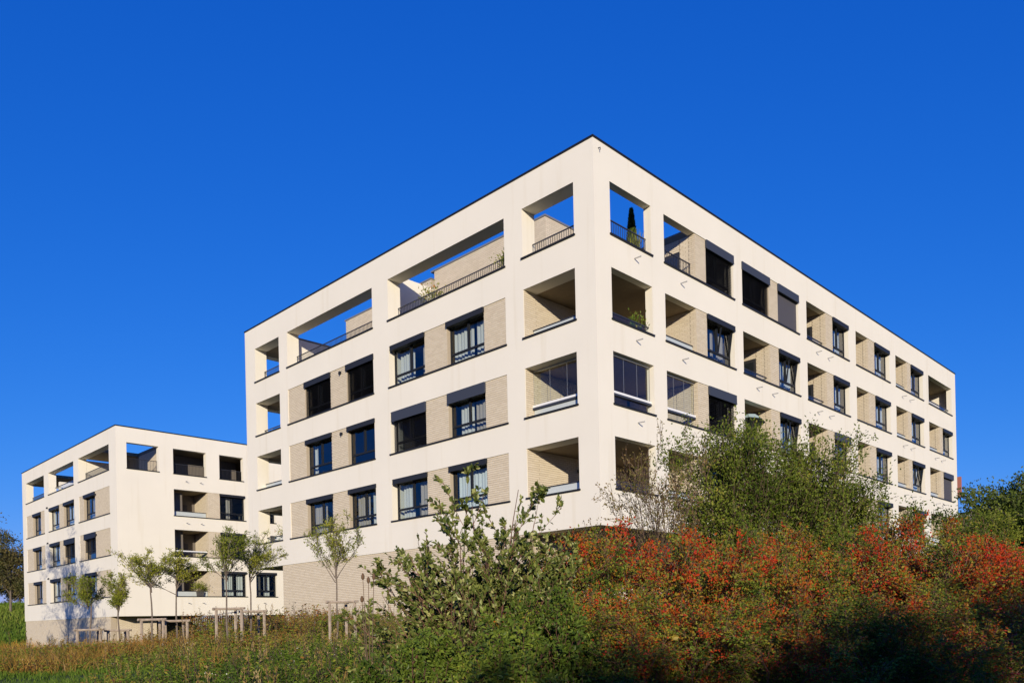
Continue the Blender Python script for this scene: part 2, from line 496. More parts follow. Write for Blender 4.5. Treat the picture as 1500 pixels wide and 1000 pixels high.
# back and far end walls
mb = MB(); mb.box((-LEN + .5, 15.5, BOT), (-14, 16, 15.2)); mb.box((-14, WID - .3, BOT), (-TR - .0, WID, TOP)); mb.box((-14.3, 16, BOT), (-14, WID, 17.4)); mb.build('rear_wall', M['stucco'], B)
# coping
mb = MB()
FL.box(mb, -.03, LEN + .03, -.03, TL + .03, TOP, TOP + .07)
FRt.box(mb, TL + .03, WID + .03, -.03, TR + .03, TOP, TOP + .07)
FE.box(mb, TL + .03, 16.03, -.03, .53, TOP, TOP + .07)
mb.box((-14.3, WID - .33, TOP), (-TR - .03, WID + .03, TOP + .07))
mb.build('coping', M['coping'], B)
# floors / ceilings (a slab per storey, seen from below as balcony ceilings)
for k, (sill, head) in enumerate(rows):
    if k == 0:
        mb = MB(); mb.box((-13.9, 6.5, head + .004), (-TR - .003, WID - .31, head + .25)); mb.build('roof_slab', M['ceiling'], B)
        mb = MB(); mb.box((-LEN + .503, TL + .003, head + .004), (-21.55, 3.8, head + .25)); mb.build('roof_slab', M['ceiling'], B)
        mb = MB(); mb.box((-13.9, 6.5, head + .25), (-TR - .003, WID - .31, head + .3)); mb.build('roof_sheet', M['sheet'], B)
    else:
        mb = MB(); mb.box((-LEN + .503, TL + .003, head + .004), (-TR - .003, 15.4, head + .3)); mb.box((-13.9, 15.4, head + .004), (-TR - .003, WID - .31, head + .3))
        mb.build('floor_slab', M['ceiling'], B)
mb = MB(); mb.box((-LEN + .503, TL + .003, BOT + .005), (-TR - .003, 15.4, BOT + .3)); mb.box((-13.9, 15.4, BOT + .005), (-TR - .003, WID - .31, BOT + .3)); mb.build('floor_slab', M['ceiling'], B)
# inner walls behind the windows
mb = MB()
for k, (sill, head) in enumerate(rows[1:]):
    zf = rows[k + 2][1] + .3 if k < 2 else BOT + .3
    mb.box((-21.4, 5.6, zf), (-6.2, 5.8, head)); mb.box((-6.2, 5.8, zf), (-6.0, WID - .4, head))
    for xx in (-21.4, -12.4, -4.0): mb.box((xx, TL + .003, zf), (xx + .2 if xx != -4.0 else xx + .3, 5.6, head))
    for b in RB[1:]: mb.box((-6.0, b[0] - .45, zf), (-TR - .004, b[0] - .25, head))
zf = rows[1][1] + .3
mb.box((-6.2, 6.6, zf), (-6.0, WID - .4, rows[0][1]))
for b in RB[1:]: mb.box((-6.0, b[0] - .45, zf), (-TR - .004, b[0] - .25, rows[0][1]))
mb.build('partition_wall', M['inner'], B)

# brick base under the left face, set back base under the right face
brick_panel(FL, 3.57, 21.65, .6, BOT - .003, .04, B, name='brick_base', back=.4)
mb = MB(); mb.box((-6.4, 3.4, .6), (-6.0, WID - 2, BOT)); mb.build('base_wall', M['stucco'], B)
mb = MB(); mb.box((-21.65, .45, .6), (-21.3, 15, BOT)); mb.build('base_wall', M['stucco'], B)
brick_panel(Fr((-3.57, 0), (0, 1), (-1, 0)), .46, 3.4, .6, BOT - .003, 0, B, name='brick_base', back=.3)

cu = 'curtain'; cw = 'curtainwarm'
# ---- left face, rows 1..3
L2 = dict(bw=[(13.04, 15.26), (16.68, 19.03)], br=[(15.26, 16.68), (19.03, 20.66)])
L3 = dict(bw=[(5.67, 7.9), (9.37, 11.72)], br=[(4.41, 5.67), (7.9, 9.37)])
spec = {  # (row, bay, window) : options
    (1, 2, 0): dict(blind=1.0, box=.26), (1, 2, 1): dict(blind=1.0, box=.26),
    (2, 2, 0): dict(cur=[(.0, .12, cu)], box=.2), (2, 2, 1): dict(cur=[(.85, 1, cu)], box=.2),
    (3, 2, 0): dict(cur=[(0, .42, cu), (.55, 1.0, cw)], box=.18), (3, 2, 1): dict(cur=[(0, .35, cu), (.5, 1, cw)], box=.2),
    (1, 3, 0): dict(cur=[(0, .42, cu), (.5, 1, cu)], box=.2), (1, 3, 1): dict(cur=[(0, .3, cw), (.55, .95, cu)], box=.2),
    (2, 3, 0): dict(cur=[(0, .45, cw), (.5, .9, cu)], box=.42, grey=True), (2, 3, 1): dict(blind=1.0, box=.42, grey=True),
    (3, 3, 0): dict(cur=[(0.03, .97, 'stripe')], box=.2), (3, 3, 1): dict(cur=[(0, .42, cw), (.6, .95, cu)], box=.2),
}
for k in (1, 2, 3):
    sill, head = rows[k]
    for bay, D in ((2, L2), (3, L3)):
        for q, (a, b) in enumerate(D['bw']):
            window(FL, a, b, sill, head - .004, B, **spec[(k, bay, q)])
        for a, b in D['br']:
            brick_panel(FL, a, b, sill + .002, head - .003, .035, B, back=.3)
        s0, s1 = bays_L[1 if bay == 2 else 2]
        ledge(FL, s0, s1, sill, B)
    ledge(FL, *bays_L[3], sill, B); ledge(FL, *bays_L[0], sill, B)
for bb in bays_L: ledge(FL, *bb, rows[0][0], B)
for z in (14.0, 11.05): lamp_dot(FL, 15.75, z - .12, B, .035)

# ---- corner balcony, rows 1..3: brick wall seen through the left face
Fc = Fr((-3.46, 0), (0, 1), (-1, 0))     # faces +X
Fb = Fr((0, 6.49), (-1, 0), (0, 1))      # faces -Y, side wall of the first right bay
for k in (1, 2, 3):
    sill, head = rows[k]
    zf = rows[k + 1][1] + .3 if k < 3 else BOT + .3
    brick_panel(Fc, TL + .005, 6.4, zf, head, 0.0, B, back=.25)
    brick_panel(Fc, .04, TL, sill + .003, head - .003, -.016, B, back=.015)
    brick_panel(Fb, TR + .004, 3.4, zf, head, 0.0, B, back=.15)
    lamp_dot(Fc, 3.0, head - .5, B, 0)
    if k == 2:
        for fr, a, b, dd, n in ((FL, .94, 3.44, .45, 3), (FRt, .95, 3.38, .2, 3), (FRt, 4.27, 6.45, .2, 3)):
            glass_rail(fr, a, b, dd, sill, .42, B, milky=fr is FL, white=True)
            glazing(fr, a, b, dd, sill + .53, head - .004, n, B)
    else:
        glass_rail(FL, .94, 3.44, .5, sill, .36, B, milky=True)
        glass_rail(FRt, .92, 3.38, .2, sill, .3, B, milky=False)
        glass_rail(FRt, 4.27, 6.45, .2, sill, .3, B, milky=True)
# far left corner balcony
Fd = Fr((-21.5, 0), (0, 1), (1, 0))
for k in (1, 2, 3):
    sill, head = rows[k]
    glass_rail(FL, 21.54, 24.1, .5, sill, .34, B, milky=k == 2)
    glass_rail(FE, 1.02, 3.38, .3, sill, .34, B, milky=False)
    zf = rows[k + 1][1] + .3 if k < 3 else BOT + .3
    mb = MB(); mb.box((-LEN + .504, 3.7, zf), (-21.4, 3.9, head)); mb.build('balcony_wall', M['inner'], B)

# ---- right face
RS = {  # (row, bay) : window options ; bay index into RB
    (0, 0): dict(blind=1, box=.34, grey=True), (0, 1): dict(blind=1, screen=True, box=.34, grey=True), (0, 2): dict(cur=[(.5, 1, cu)]), (0, 3): dict(cur=[(.5, 1, cu)]), (0, 4): dict(cur=[(.6, 1, cw)]),
    (1, 0): dict(cur=[(.45, .95, cw)], tilt=True), (1, 1): dict(cur=[(.5, 1, cu)], tilt=True), (1, 2): dict(cur=[(.5, 1, cu)]), (1, 3): dict(cur=[(.55, 1, cu)]), (1, 4): dict(cur=[(.5, .9, cu)]), (1, 5): dict(cur=[(.4, 1, cu)]),
    (2, 0): dict(blind=1, box=.36, grey=True), (2, 1): dict(cur=[(0, .45, 'stripe'), (.5, .95, cu)], tilt=True), (2, 2): dict(box=.36, grey=True, cur=[(.5, 1, cw)]), (2, 3): dict(cur=[(.3, 1, cu)]), (2, 4): dict(cur=[(.5, 1, cu)], tilt=True), (2, 5): dict(blind=1, screen=True, box=.34, grey=True),
    (3, 0): dict(), (3, 1): dict(cur=[(.4, 1, cu)]), (3, 2): dict(cur=[(.5, 1, cw)]), (3, 3): dict(cur=[(.5, 1, cw)]), (3, 4): dict(blind=1, box=.34, grey=True), (3, 5): dict(cur=[(.4, .9, cw)]),
}
for k, (sill, head) in enumerate(rows):
    zf = rows[k + 1][1] + .3 if k < 3 else BOT + .3
    ledge(FRt, .9, 3.4, sill, B)
    for j, (a, s, p, e) in enumerate(RB):
        ledge(FRt, a, e, sill, B)
        if k == 0 and j == 5:
            continue                                     # open corner terrace at the far end
        if k == 0 and j == 1:                            # two blinds with a narrow pier
            window(FRt, a, s, sill, head - .004, B, blind=1, box=.34, grey=True)
        opt = dict(RS[(k, j)]); opt.setdefault('box', .2)
        window(FRt, p, e - .005, sill, head - .004, B, **opt)
        brick_panel(FRt, s, p, sill + .002, head - .003, .03, B, back=.2)
        if (k == 0 and j == 1): continue
        # side wall of the balcony, brick, with a glazed door further in
        f2 = Fr((0, s), (-1, 0), (0, 1))
        if j > 0 or k == 0:
            brick_panel(f2, .036, TR + .002, sill + .003, head - .003, -.016, B, back=.015)
            dr = j in (0, 1, 2)
            z1 = sill + 1.35 if dr else head
            brick_panel(f2, TR + .004, .74, zf, head, .004, B, back=.15)
            if dr:
                mb = MB(); f2.box(mb, .76, 1.75, .02, .12, zf, z1); dd = mb.build('balcony_door', M['door'], B)
                mb = MB(); f2.box(mb, .86, 1.65, .005, .018, zf + .2, z1 - .12); mb.build('pane', M['glass'], dd)
                brick_panel(f2, .76, 2.6, z1 + .01, head, 0.004, B, back=.15)
                brick_panel(f2, 1.77, 2.6, zf, z1, 0.004, B, back=.15)
            else:
                brick_panel(f2, .742, 2.6, zf, head, 0.004, B, back=.15)
        else:
            brick_panel(f2, .036, TR, sill + .003, head - .003, -.016, B, back=.015)
        # back wall of the balcony
        if j > 0:
            mb = MB(); FRt.box(mb, a - .25, s, 2.6, 2.75, zf, head); mb.build('balcony_wall', M['stucco'], B)
        if j > 0 and not (k == 0 and j in (0, 1)) and j != 3:
            glass_rail(FRt, a + .02, s - .02, .22, sill, .3, B, milky=j in (4, 5))
            for q in (.35, .62) if k in (0, 1, 2) else ():
                spout(FRt, a + (e - a) * (q - .15), sill - .46, B)
    if k < 3:
        spout(FRt, 2.3, sill - .46, B)
        if k < 2: spout(FRt, 5.35, sill - .5, B)
# top right-hand corner terrace, open to the sky through the end wall
a, s, p, e = RB[5]
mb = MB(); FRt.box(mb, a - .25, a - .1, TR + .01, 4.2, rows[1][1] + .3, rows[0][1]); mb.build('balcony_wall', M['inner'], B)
mb = MB(); FRt.box(mb, e + .1, e + .2, .5, 4.2, 15.3, 15.8); mb.build('parapet', M['stucco'], B)
glass_rail(FRt, a + .02, e - .02, .22, 15.3, .36, B, milky=False)

# ---- roof terrace behind the top storey frame
def rail_top(fr, a, b, d): bar_railing(fr, a, b, d, 15.3, .68, B)
rail_top(FL, .95, 3.43, .55); rail_top(FL, 4.44, 11.8, .55); rail_top(FL, 13.07, 20.6, .55); rail_top(FL, 21.54, 24.1, .55)
rail_top(FRt, .93, 3.37, .24); rail_top(FRt, 4.28, 6.46, .24); rail_top(FE, 1.02, 3.38, .25)
zt0 = rows[1][1] + .3
Fp = Fr((0, 4.0), (-1, 0), (0, 1))
brick_panel(Fp, 5.84, 13.3, zt0, 19.15, 0, B, name='penthouse_brick', back=.3)
brick_panel(Fp, 13.55, 21.1, zt0, 18.85, 0, B, name='penthouse_brick', back=.3)
Fq = Fr((-5.84, 4.0), (0, 1), (-1, 0))
brick_panel(Fq, .014, 2.46, zt0, 19.15, 0, B, name='penthouse_brick', back=.3)
for q in (((-13.52, TL + .004, zt0), (-13.32, 3.95, 18.3)), ((-21.4, TL + .004, zt0), (-21.2, 8, 17.15)), ((-21.15, 4.3, zt0), (-20.9, 6.4, 18.8))):
    mb = MB(); mb.box(*q); mb.build('terrace_divider', M['stucco'], B)
mb = MB(); mb.box((-21.16, 3.96, 18.853), (-13.53, 6.6, 18.93)); mb.build('penthouse_roof', M['sheet'], B)
mb = MB(); mb.box((-13.525, 3.96, 19.153), (-5.8, 6.48, 19.23)); mb.build('penthouse_roof', M['sheet'], B)
mb = MB(); mb.box((-11, 3.975, 14.5), (-7.0, 3.99, 16.35)); mb.build('terrace_door', M['door'], B)
brick_panel(Fb, TR + .004, .74, zt0, 17.1, 0.0, B, back=.15)
mb = MB(); mb.tube([FRt.p(.3, .0, 18.08), FRt.p(.3, -.09, 18.06), FRt.p(.3, -.09, 17.98)], .018, 4); mb.build('wall_hook', M['box'], B)

# ------------------------------------------------------------------ second apartment building (left)
OX, OY = -41.95, -1.27
T2, B2 = 16.05, 2.66
rows2 = [(13.15, 14.98), (10.05, 12.0), (7.06, 9.02), (4.1, 6.04)]
B_2 = thing('apartment_building', 'smaller cream apartment block further back on the left, one end in dappled tree shade', 'apartment building', (OX, OY, .8))
GL = Fr((OX, OY), (-1, 0), (0, 1)); GR = Fr((OX, OY), (0, 1), (-1, 0)); LN2, WD2 = 23.39, 22.0
b1, b2_, b3 = (16.85, 22.2), (9.15, 15.6), (1.38, 8.0)
facade(GL, LN2, rows2, T2, B2, [[b1, b2_, b3]] * 4, B_2, .6)
facade(GR, WD2, rows2, T2, B2, [[(.72, 2.96), (4.01, 6.5), (7.55, 9.5)]] + [[(4.01, 9.6), (10.4, 12.2)]] * 3, B_2, .4, s_start=.6)
mb = MB(); mb.box((OX - LN2, OY + .6, B2), (OX - LN2 + .4, OY + 3.0, 13.1)); mb.box((OX - LN2, OY + 3.0, B2), (OX - LN2 + .4, OY + 14, 15.0))
mb.box((OX - LN2 + .4, OY + 13.6, B2), (OX - 8, OY + 14, 13.0)); mb.box((OX - LN2, OY + .6, 15.0), (OX - LN2 + .4, OY + 14, T2))
mb.box((OX - 8.3, OY + 14, B2), (OX - 8, OY + WD2, 15.0)); mb.build('rear_wall', M['stucco'], B_2)
mb = MB(); GL.box(mb, -.03, LN2 + .03, -.03, .63, T2, T2 + .07); GR.box(mb, .63, WD2, -.03, .43, T2, T2 + .07); mb.build('coping', M['coping'], B_2)
for k, (sill, head) in enumerate(rows2 + [(0, B2)]):
    mb = MB(); z = head + .004
    if k == 0:
        for q in (((OX - 7.5, OY + 3.2, z), (OX - .404, OY + WD2, z + .25)), ((OX - LN2 + .404, OY + .604, z), (OX - 17.2, OY + 6, z + .2)), ((OX - 7.9, OY + .604, z), (OX - 4.5, OY + 3.2, z + .25))):
            mb = MB(); mb.box(*q); mb.build('roof_slab', M['ceiling'], B_2)
    else:
        mb.box((OX - LN2 + .404, OY + .604, z), (OX - .404, OY + 13.5, z + .3)); mb.box((OX - 7.9, OY + 13.5, z), (OX - .404, OY + WD2, z + .3))
        mb.build('floor_slab', M['ceiling'], B_2)
mb = MB(); mb.box((OX - LN2 + .5, OY + 5, B2 + .3), (OX - 5.5, OY + 5.2, 13.0)); mb.box((OX - 5.5, OY + 5.2, B2 + .3), (OX - 5.3, OY + WD2, 15.0))
for s_ in (2.9, 9.9): mb.box((OX - 5.3, OY + s_ + .9, B2 + .3), (OX - .404, OY + s_ + 1.05, 11.9))
for s_ in (.9, 8.5, 16.2): mb.box((OX - s_ - .2, OY + .604, B2 + .3), (OX - s_, OY + 5, 11.9))
mb.build('partition_wall', M['inner'], B_2)
brick_panel(GL, 1.85, LN2 - .1, .0, B2 - .003, .04, B_2, name='brick_base', back=.4)
mb = MB(); mb.box((OX - 5.4, OY + 3.4, 0), (OX - 5.0, OY + WD2, B2)); mb.build('base_wall', M['inner'], B_2)
brick_panel(Fr((OX - 1.85, OY), (0, 1), (-1, 0)), .46, 3.3, .0, B2 - .003, 0, B_2, name='brick_base', back=.3)
W2 = {0: [(18.0, 20.3)], 1: [(9.17, 11.8), (13.0, 15.55)], 2: [(4.5, 6.95)]}
P2 = {0: [(16.86, 18.0), (20.3, 22.19)], 1: [(11.8, 13.0)], 2: [(1.39, 4.5), (6.95, 7.99)]}
for k in (1, 2, 3):
    sill, head = rows2[k]
    for q, bb in enumerate((b1, b2_, b3)):
        ledge(GL, *bb, sill, B_2)
        for jj, (a, b) in enumerate(W2[q]):
            o = dict(box=.22, cur=[(.1, .5, cu), (.55, .9, cw)] if (k + q + jj) % 2 else [(.5, 1, cu)])
            if k == 2 and (q == 2 or (q == 1 and jj == 0)): o = dict(box=.4, blind=.6)
            window(GL, a, b, sill, head - .004, B_2, **o)
        for a, b in P2[q]: brick_panel(GL, a, b, sill + .002, head - .003, .03, B_2, back=.3)
    lamp_dot(GL, 4.3, head - .25, B_2, .03); lamp_dot(GL, 15.95, head + .1, B_2, 0)
    # right face: balcony, brick side, window; then one more window
    ledge(GR, 4.01, 9.6, sill, B_2); ledge(GR, 10.4, 12.2, sill, B_2)
    zf = rows2[k + 1][1] + .3 if k < 3 else B2 + .3
    f2 = Fr((OX, OY + 6.6), (-1, 0), (0, 1))
    brick_panel(f2, .402, 2.4, zf, head - .003, .004, B_2, back=.2)
    brick_panel(f2, .036, .4, sill + .003, head - .003, -.016, B_2, back=.015)
    brick_panel(GR, 6.6, 7.55, sill + .002, head - .003, .03, B_2, back=.3)
    mb = MB(); GR.box(mb, 3.8, 6.6, 2.4, 2.5, zf, head); mb.build('balcony_wall', M['inner'], B_2)
    mb = MB(); GR.box(mb, 4.9, 6.0, 2.33, 2.398, zf, sill + 1.2); dd = mb.build('balcony_door', M['screen'], B_2)
    glass_rail(GR, 4.04, 6.56, .3, sill, .36, B_2, milky=k != 2, white=k == 2)
    window(GR, 7.55, 9.59, sill, head - .004, B_2, box=.16, cur=[(.35, .5, cw)] if k < 3 else [(.1, .6, cu), (.7, .95, cu)])
    window(GR, 10.4, 12.19, sill, head - .004, B_2, box=.16, cur=[(.1, .3, cu), (.5, .8, cu)])
    for s_ in (4.9, 6.0, 11.0): spout(GR, s_, sill - .5, B_2)
for s_ in (4.9, 6.0): spout(GR, s_, rows2[0][0] - .5, B_2)
for bb in (b1, b2_, b3): ledge(GL, *bb, rows2[0][0], B_2)
bar_railing(GL, 1.4, 7.95, .5, 13.15, .75, B_2); bar_railing(GL, 16.9, 22.1, .5, 13.15, .6, B_2); glass_rail(GL, 9.2, 15.5, .5, 13.15, .6, B_2, milky=False)
for a, b in ((.74, 2.94), (4.03, 6.48), (7.57, 9.48)):
    ledge(GR, a, b, 13.15, B_2); bar_railing(GR, a, b, .3, 13.15, .8, B_2)
for q in (((OX - 15.0, OY + .61, 12.3), (OX - 14.7, OY + 6, 14.2)), ((OX - 8.2, OY + .61, 12.3), (OX - 8.0, OY + 6, 14.9))):
    mb = MB(); mb.box(*q); mb.build('terrace_divider', M['stucco'], B_2)
f3 = Fr((OX, OY + 3.2), (-1, 0), (0, 1))
brick_panel(f3, .5, 4.4, 12.4, 14.98, 0, B_2, name='penthouse_brick', back=.2)
mb = MB(); GR.box(mb, 3.4, 10, 2.2, 2.3, 12.3, 14.98); mb.box((OX - 7.9, OY + 3.2, 12.3), (OX - 4.4, OY + 3.4, 14.98)); mb.build('penthouse_wall', M['inner'], B_2)

# ------------------------------------------------------------------ far right: clad building and sign
BC = thing('clad_building', 'low grey brown building with ribbed cladding beyond the far right end of the big block', 'building', (-4.9, 63, 3.2))
mb = MB(); mb.box((-9, 62, 2.5), (3.0, 74, 10.9)); mb.build('wall', M['clad'], BC)
mb = MB()
for q in range(60): mb.box((-8.9 + q * .2, 61.93, 3.5), (-8.82 + q * .2, 62, 10.85))
mb.build('cladding_ribs', M['clad'], BC, kind='stuff')
mb = MB(); mb.box((-9.1, 61.88, 10.9), (3.1, 74.1, 11.05)); mb.build('coping', M['coping'], BC)
mb = MB(); mb.box((-3.6, 61.85, 9.3), (-2.4, 61.97, 10.1)); wf = mb.build('window', M['whiterail'], BC)
mb = MB(); mb.box((-3.5, 61.83, 9.4), (-2.5, 61.852, 9.85)); mb.build('pane', M['glass'], wf)
SG = thing('sign_post', 'narrow rust red panel on a dark pole beyond the big block', 'sign', (-5.4, 60.4, 3))
mb = MB(); mb.box((-5.75, 60.3, 12.3), (-5.25, 60.6, 14.2)); mb.build('panel', M['rust'], SG)
mb = MB(); mb.tube([(-5.62, 60.45, 2.5), (-5.62, 60.45, 12.3)], .09, 6); mb.build('pole', M['steel'], SG)

# __VEG__
# ------------------------------------------------------------------ plants: kit
def unit(v):
    return v / (np.linalg.norm(v, axis=-1, keepdims=True) + 1e-9)

def leaf_cards(mb, pos, axis, L, W, tint, rg, fold=.18, up=.55):
    """many small folded leaves: base, two edges, tip"""
    n = len(pos)
    nr = unit(rg.normal(size=(n, 3)) * .75 + np.array([0, 0, up]) + np.array([.25, -.25, 0]))
    axis = unit(axis)
    side = unit(np.cross(axis, nr)); nr = np.cross(side, axis)
    L = np.broadcast_to(np.asarray(L, float), (n,))[:, None]; W = np.broadcast_to(np.asarray(W, float), (n,))[:, None]
    mid = pos + axis * L * .45
    V = np.stack([pos, mid + side * W * .5 + nr * W * fold, pos + axis * L - nr * L * .12, mid - side * W * .5 + nr * W * fold], 1).reshape(-1, 3)
    F = np.arange(4 * n).reshape(n, 4)
    mb.add(V, F, tint)

OCT_V = np.array([[1, 0, 0], [-1, 0, 0], [0, 1, 0], [0, -1, 0], [0, 0, 1.25], [0, 0, -1.25]], float)
OCT_F = np.array([[0, 2, 4], [2, 1, 4], [1, 3, 4], [3, 0, 4], [2, 0, 5], [1, 2, 5], [3, 1, 5], [0, 3, 5]])
def berries(mb, pos, rad, tint):
    n = len(pos)
    V = (OCT_V[None] * np.broadcast_to(rad, (n,))[:, None, None] + pos[:, None]).reshape(-1, 3)
    mb.add(V, (OCT_F[None] + 6 * np.arange(n)[:, None, None]).reshape(-1, 3), np.repeat(tint, 8))

def thin_segments(mb, P0, P1, R0, R1, k=3):
    d = unit(P1 - P0)
    a = unit(np.cross(d, np.where(np.abs(d[:, 2:3]) < .9, [[0, 0, 1.0]], [[1.0, 0, 0]]))); b = np.cross(d, a)
    th = 2 * np.pi * np.arange(k) / k
    ring = np.cos(th)[None, :, None] * a[:, None] + np.sin(th)[None, :, None] * b[:, None]
    V = np.concatenate([P0[:, None] + ring * R0[:, None, None], P1[:, None] + ring * R1[:, None, None]], 1)
    q = np.array([[j, (j + 1) % k, k + (j + 1) % k, k + j] for j in range(k)])
    mb.add(V.reshape(-1, 3), (q[None] + 2 * k * np.arange(len(P0))[:, None, None]).reshape(-1, 4))

class Plant:
    def __init__(s, seed):
        s.rg = np.random.default_rng(seed); s.seg = []; s.anc = []; s.level_r = []
    def branch(s, p, d, L, r, lev, maxlev, kids, wob, upb, spread, nseg=5, bare=.25, leaf_from=None, nleaf=6, ratio=.6):
        rg = s.rg; p = np.array(p, float); d = np.array(d, float)
        pts = [p.copy()]; dirs = [d.copy()]
        for i in range(nseg):
            d = d + rg.normal(size=3) * wob + np.array([0, 0, upb]); d /= np.linalg.norm(d)
            p2 = p + d * L / nseg
            r0 = r * (1 - .75 * i / nseg); r1 = r * (1 - .75 * (i + 1) / nseg)
            s.seg.append((p, p2, r0, r1)); p = p2; pts.append(p.copy()); dirs.append(d.copy())
        pts = np.array(pts)
        if lev < maxlev:
            n = kids[lev]
            for t in np.sort(rg.uniform(bare, 1, n)):
                x = t * nseg; i = min(int(x), nseg - 1); q = pts[i] + (pts[i + 1] - pts[i]) * (x - i)
                dd = dirs[i + 1]
                a = rg.normal(size=3); a -= a.dot(dd) * dd; a /= np.linalg.norm(a) + 1e-9
                sp = spread * rg.uniform(.7, 1.25)
                nd = dd * math.cos(sp) + a * math.sin(sp)
                s.branch(q, nd, L * ratio * (1.15 - .55 * t) * rg.uniform(.7, 1.2), r * .5 * (1 - .5 * t), lev + 1, maxlev, kids, wob, upb, spread, max(3, nseg - 1), .15, leaf_from, nleaf, ratio)
        if lev >= (maxlev if leaf_from is None else leaf_from):
            for t in rg.uniform(.12, 1.0, nleaf):
                x = t * nseg; i = min(int(x), nseg - 1)
                s.anc.append(np.concatenate([pts[i] + (pts[i + 1] - pts[i]) * (x - i), dirs[i + 1]]))
            s.anc.append(np.concatenate([pts[-1], dirs[-1]]))
    def finish(s, height=None, radius=None):
        P0 = np.array([q[0] for q in s.seg]); P1 = np.array([q[1] for q in s.seg])
        A = np.array(s.anc)
        sc = np.ones(3)
        if height: sc[2] = height / np.percentile(A[:, 2], 99.5)
        if radius: sc[:2] = radius / np.percentile(np.hypot(A[:, 0], A[:, 1]), 94)
        s.P0 = P0 * sc; s.P1 = P1 * sc
        s.R0 = np.array([q[2] for q in s.seg]); s.R1 = np.array([q[3] for q in s.seg])
        s.A = A[:, :3] * sc; s.D = unit(A[:, 3:] * np.sqrt(sc))
        return s
    def wood(s, mb, minr=.0025):
        big = s.R0 > .012
        if big.any(): thin_segments(mb, s.P0[big], s.P1[big], np.maximum(s.R0[big], minr), np.maximum(s.R1[big], minr), 6)
        if (~big).any(): thin_segments(mb, s.P0[~big], s.P1[~big], np.maximum(s.R0[~big], minr), np.maximum(s.R1[~big], minr), 3)

def clump_noise(P, f, ph):
    return (np.sin(P[:, 0] * f + ph) * np.sin(P[:, 1] * f * 1.13 + ph * 1.7) + np.sin(P[:, 2] * f * .9 + ph * 2.3) * np.sin((P[:, 0] + P[:, 1]) * f * .7 + ph)) * .5

def jitter_axis(D, rg, k):
    return unit(D + rg.normal(size=D.shape) * k)

G1, G2, G3 = (.035, .06, .012), (.075, .11, .022), (.13, .16, .035)
M['l_whitebeam'] = tinted('whitebeam_leaves', [(0, (.045, .068, .013)), (.4, (.115, .145, .028)), (.75, (.24, .265, .065)), (1, (.44, .43, .17))], .42, .18, .25)
M['l_red'] = tinted('autumn_bush_leaves', [(0, (0.052, 0.092, 0.011)), (.27, (0.149, 0.196, 0.023)), (.47, (0.287, 0.259, 0.030)), (.62, (0.333, 0.138, 0.018)), (.8, (0.414, 0.069, 0.011)), (1, (0.437, 0.034, 0.009))], .5, .22)
M['l_green'] = tinted('thorn_shrub_leaves', [(0, (.045, .075, .009)), (.5, (.125, .165, .020)), (.85, (.24, .27, .038)), (1, (.32, .23, .05))], .5, .22)
M['l_sparse'] = tinted('bronze_shrub_leaves', [(0, (.10, .11, .026)), (.5, (.20, .16, .05)), (1, (.32, .16, .09))], .5, .2)
M['l_bramble'] = tinted('bramble_leaves', [(0, (.04, .075, .011)), (.5, (.11, .16, .022)), (.85, (.22, .27, .036)), (1, (.40, .32, .05))], .42, .22)
M['l_young'] = tinted('young_tree_leaves', [(0, (.08, .12, .014)), (.5, (.22, .26, .03)), (1, (.44, .42, .06))], .5, .35)
M['l_dark'] = tinted('broad_tree_leaves', [(0, (.04, .07, .012)), (.6, (.09, .125, .022)), (1, (.18, .20, .04))], .45, .2)
M['l_birch'] = tinted('birch_leaves', [(0, (.06, .07, .02)), (.6, (.14, .12, .04)), (1, (.24, .17, .06))], .5, .2)
M['berry'] = tinted('red_berries', [(0, (.44, .028, .010)), (1, (.56, .075, .015))], .35, 0, .5)
M['grass'] = tinted('lawn_grass', [(0, (.08, .14, .014)), (.6, (.14, .23, .024)), (1, (.26, .30, .05))], .6, .3)
M['dry'] = tinted('tall_dry_grass', [(0, (.14, .13, .03)), (.4, (.26, .19, .05)), (.75, (.38, .24, .075)), (1, (.48, .36, .16))], .7, .3)
M['herb'] = tinted('meadow_herb_leaves', [(0, (.06, .105, .012)), (.36, (.15, .22, .022)), (.58, (.28, .28, .04)), (.8, (.29, .15, .035)), (1, (.33, .13, .035))], .6, .25)
M['orange'] = tinted('orange_ornamental_grass', [(0, (.40, .20, .03)), (1, (.60, .34, .07))], .7, .2)
M['golden'] = tinted('golden_grass', [(0, (.20, .18, .03)), (.5, (.38, .20, .04)), (1, (.55, .34, .08))], .6, .3)
M['flower'] = plain('pale_flowers', (.72, .70, .66), .8)
M['petal'] = plain('orange_flowers', (.55, .16, .05), .7)
M['yellow'] = plain('yellow_leaf', (.50, .36, .05), .6)
M['teasel'] = plain('teasel_heads', (.12, .07, .035), .9)

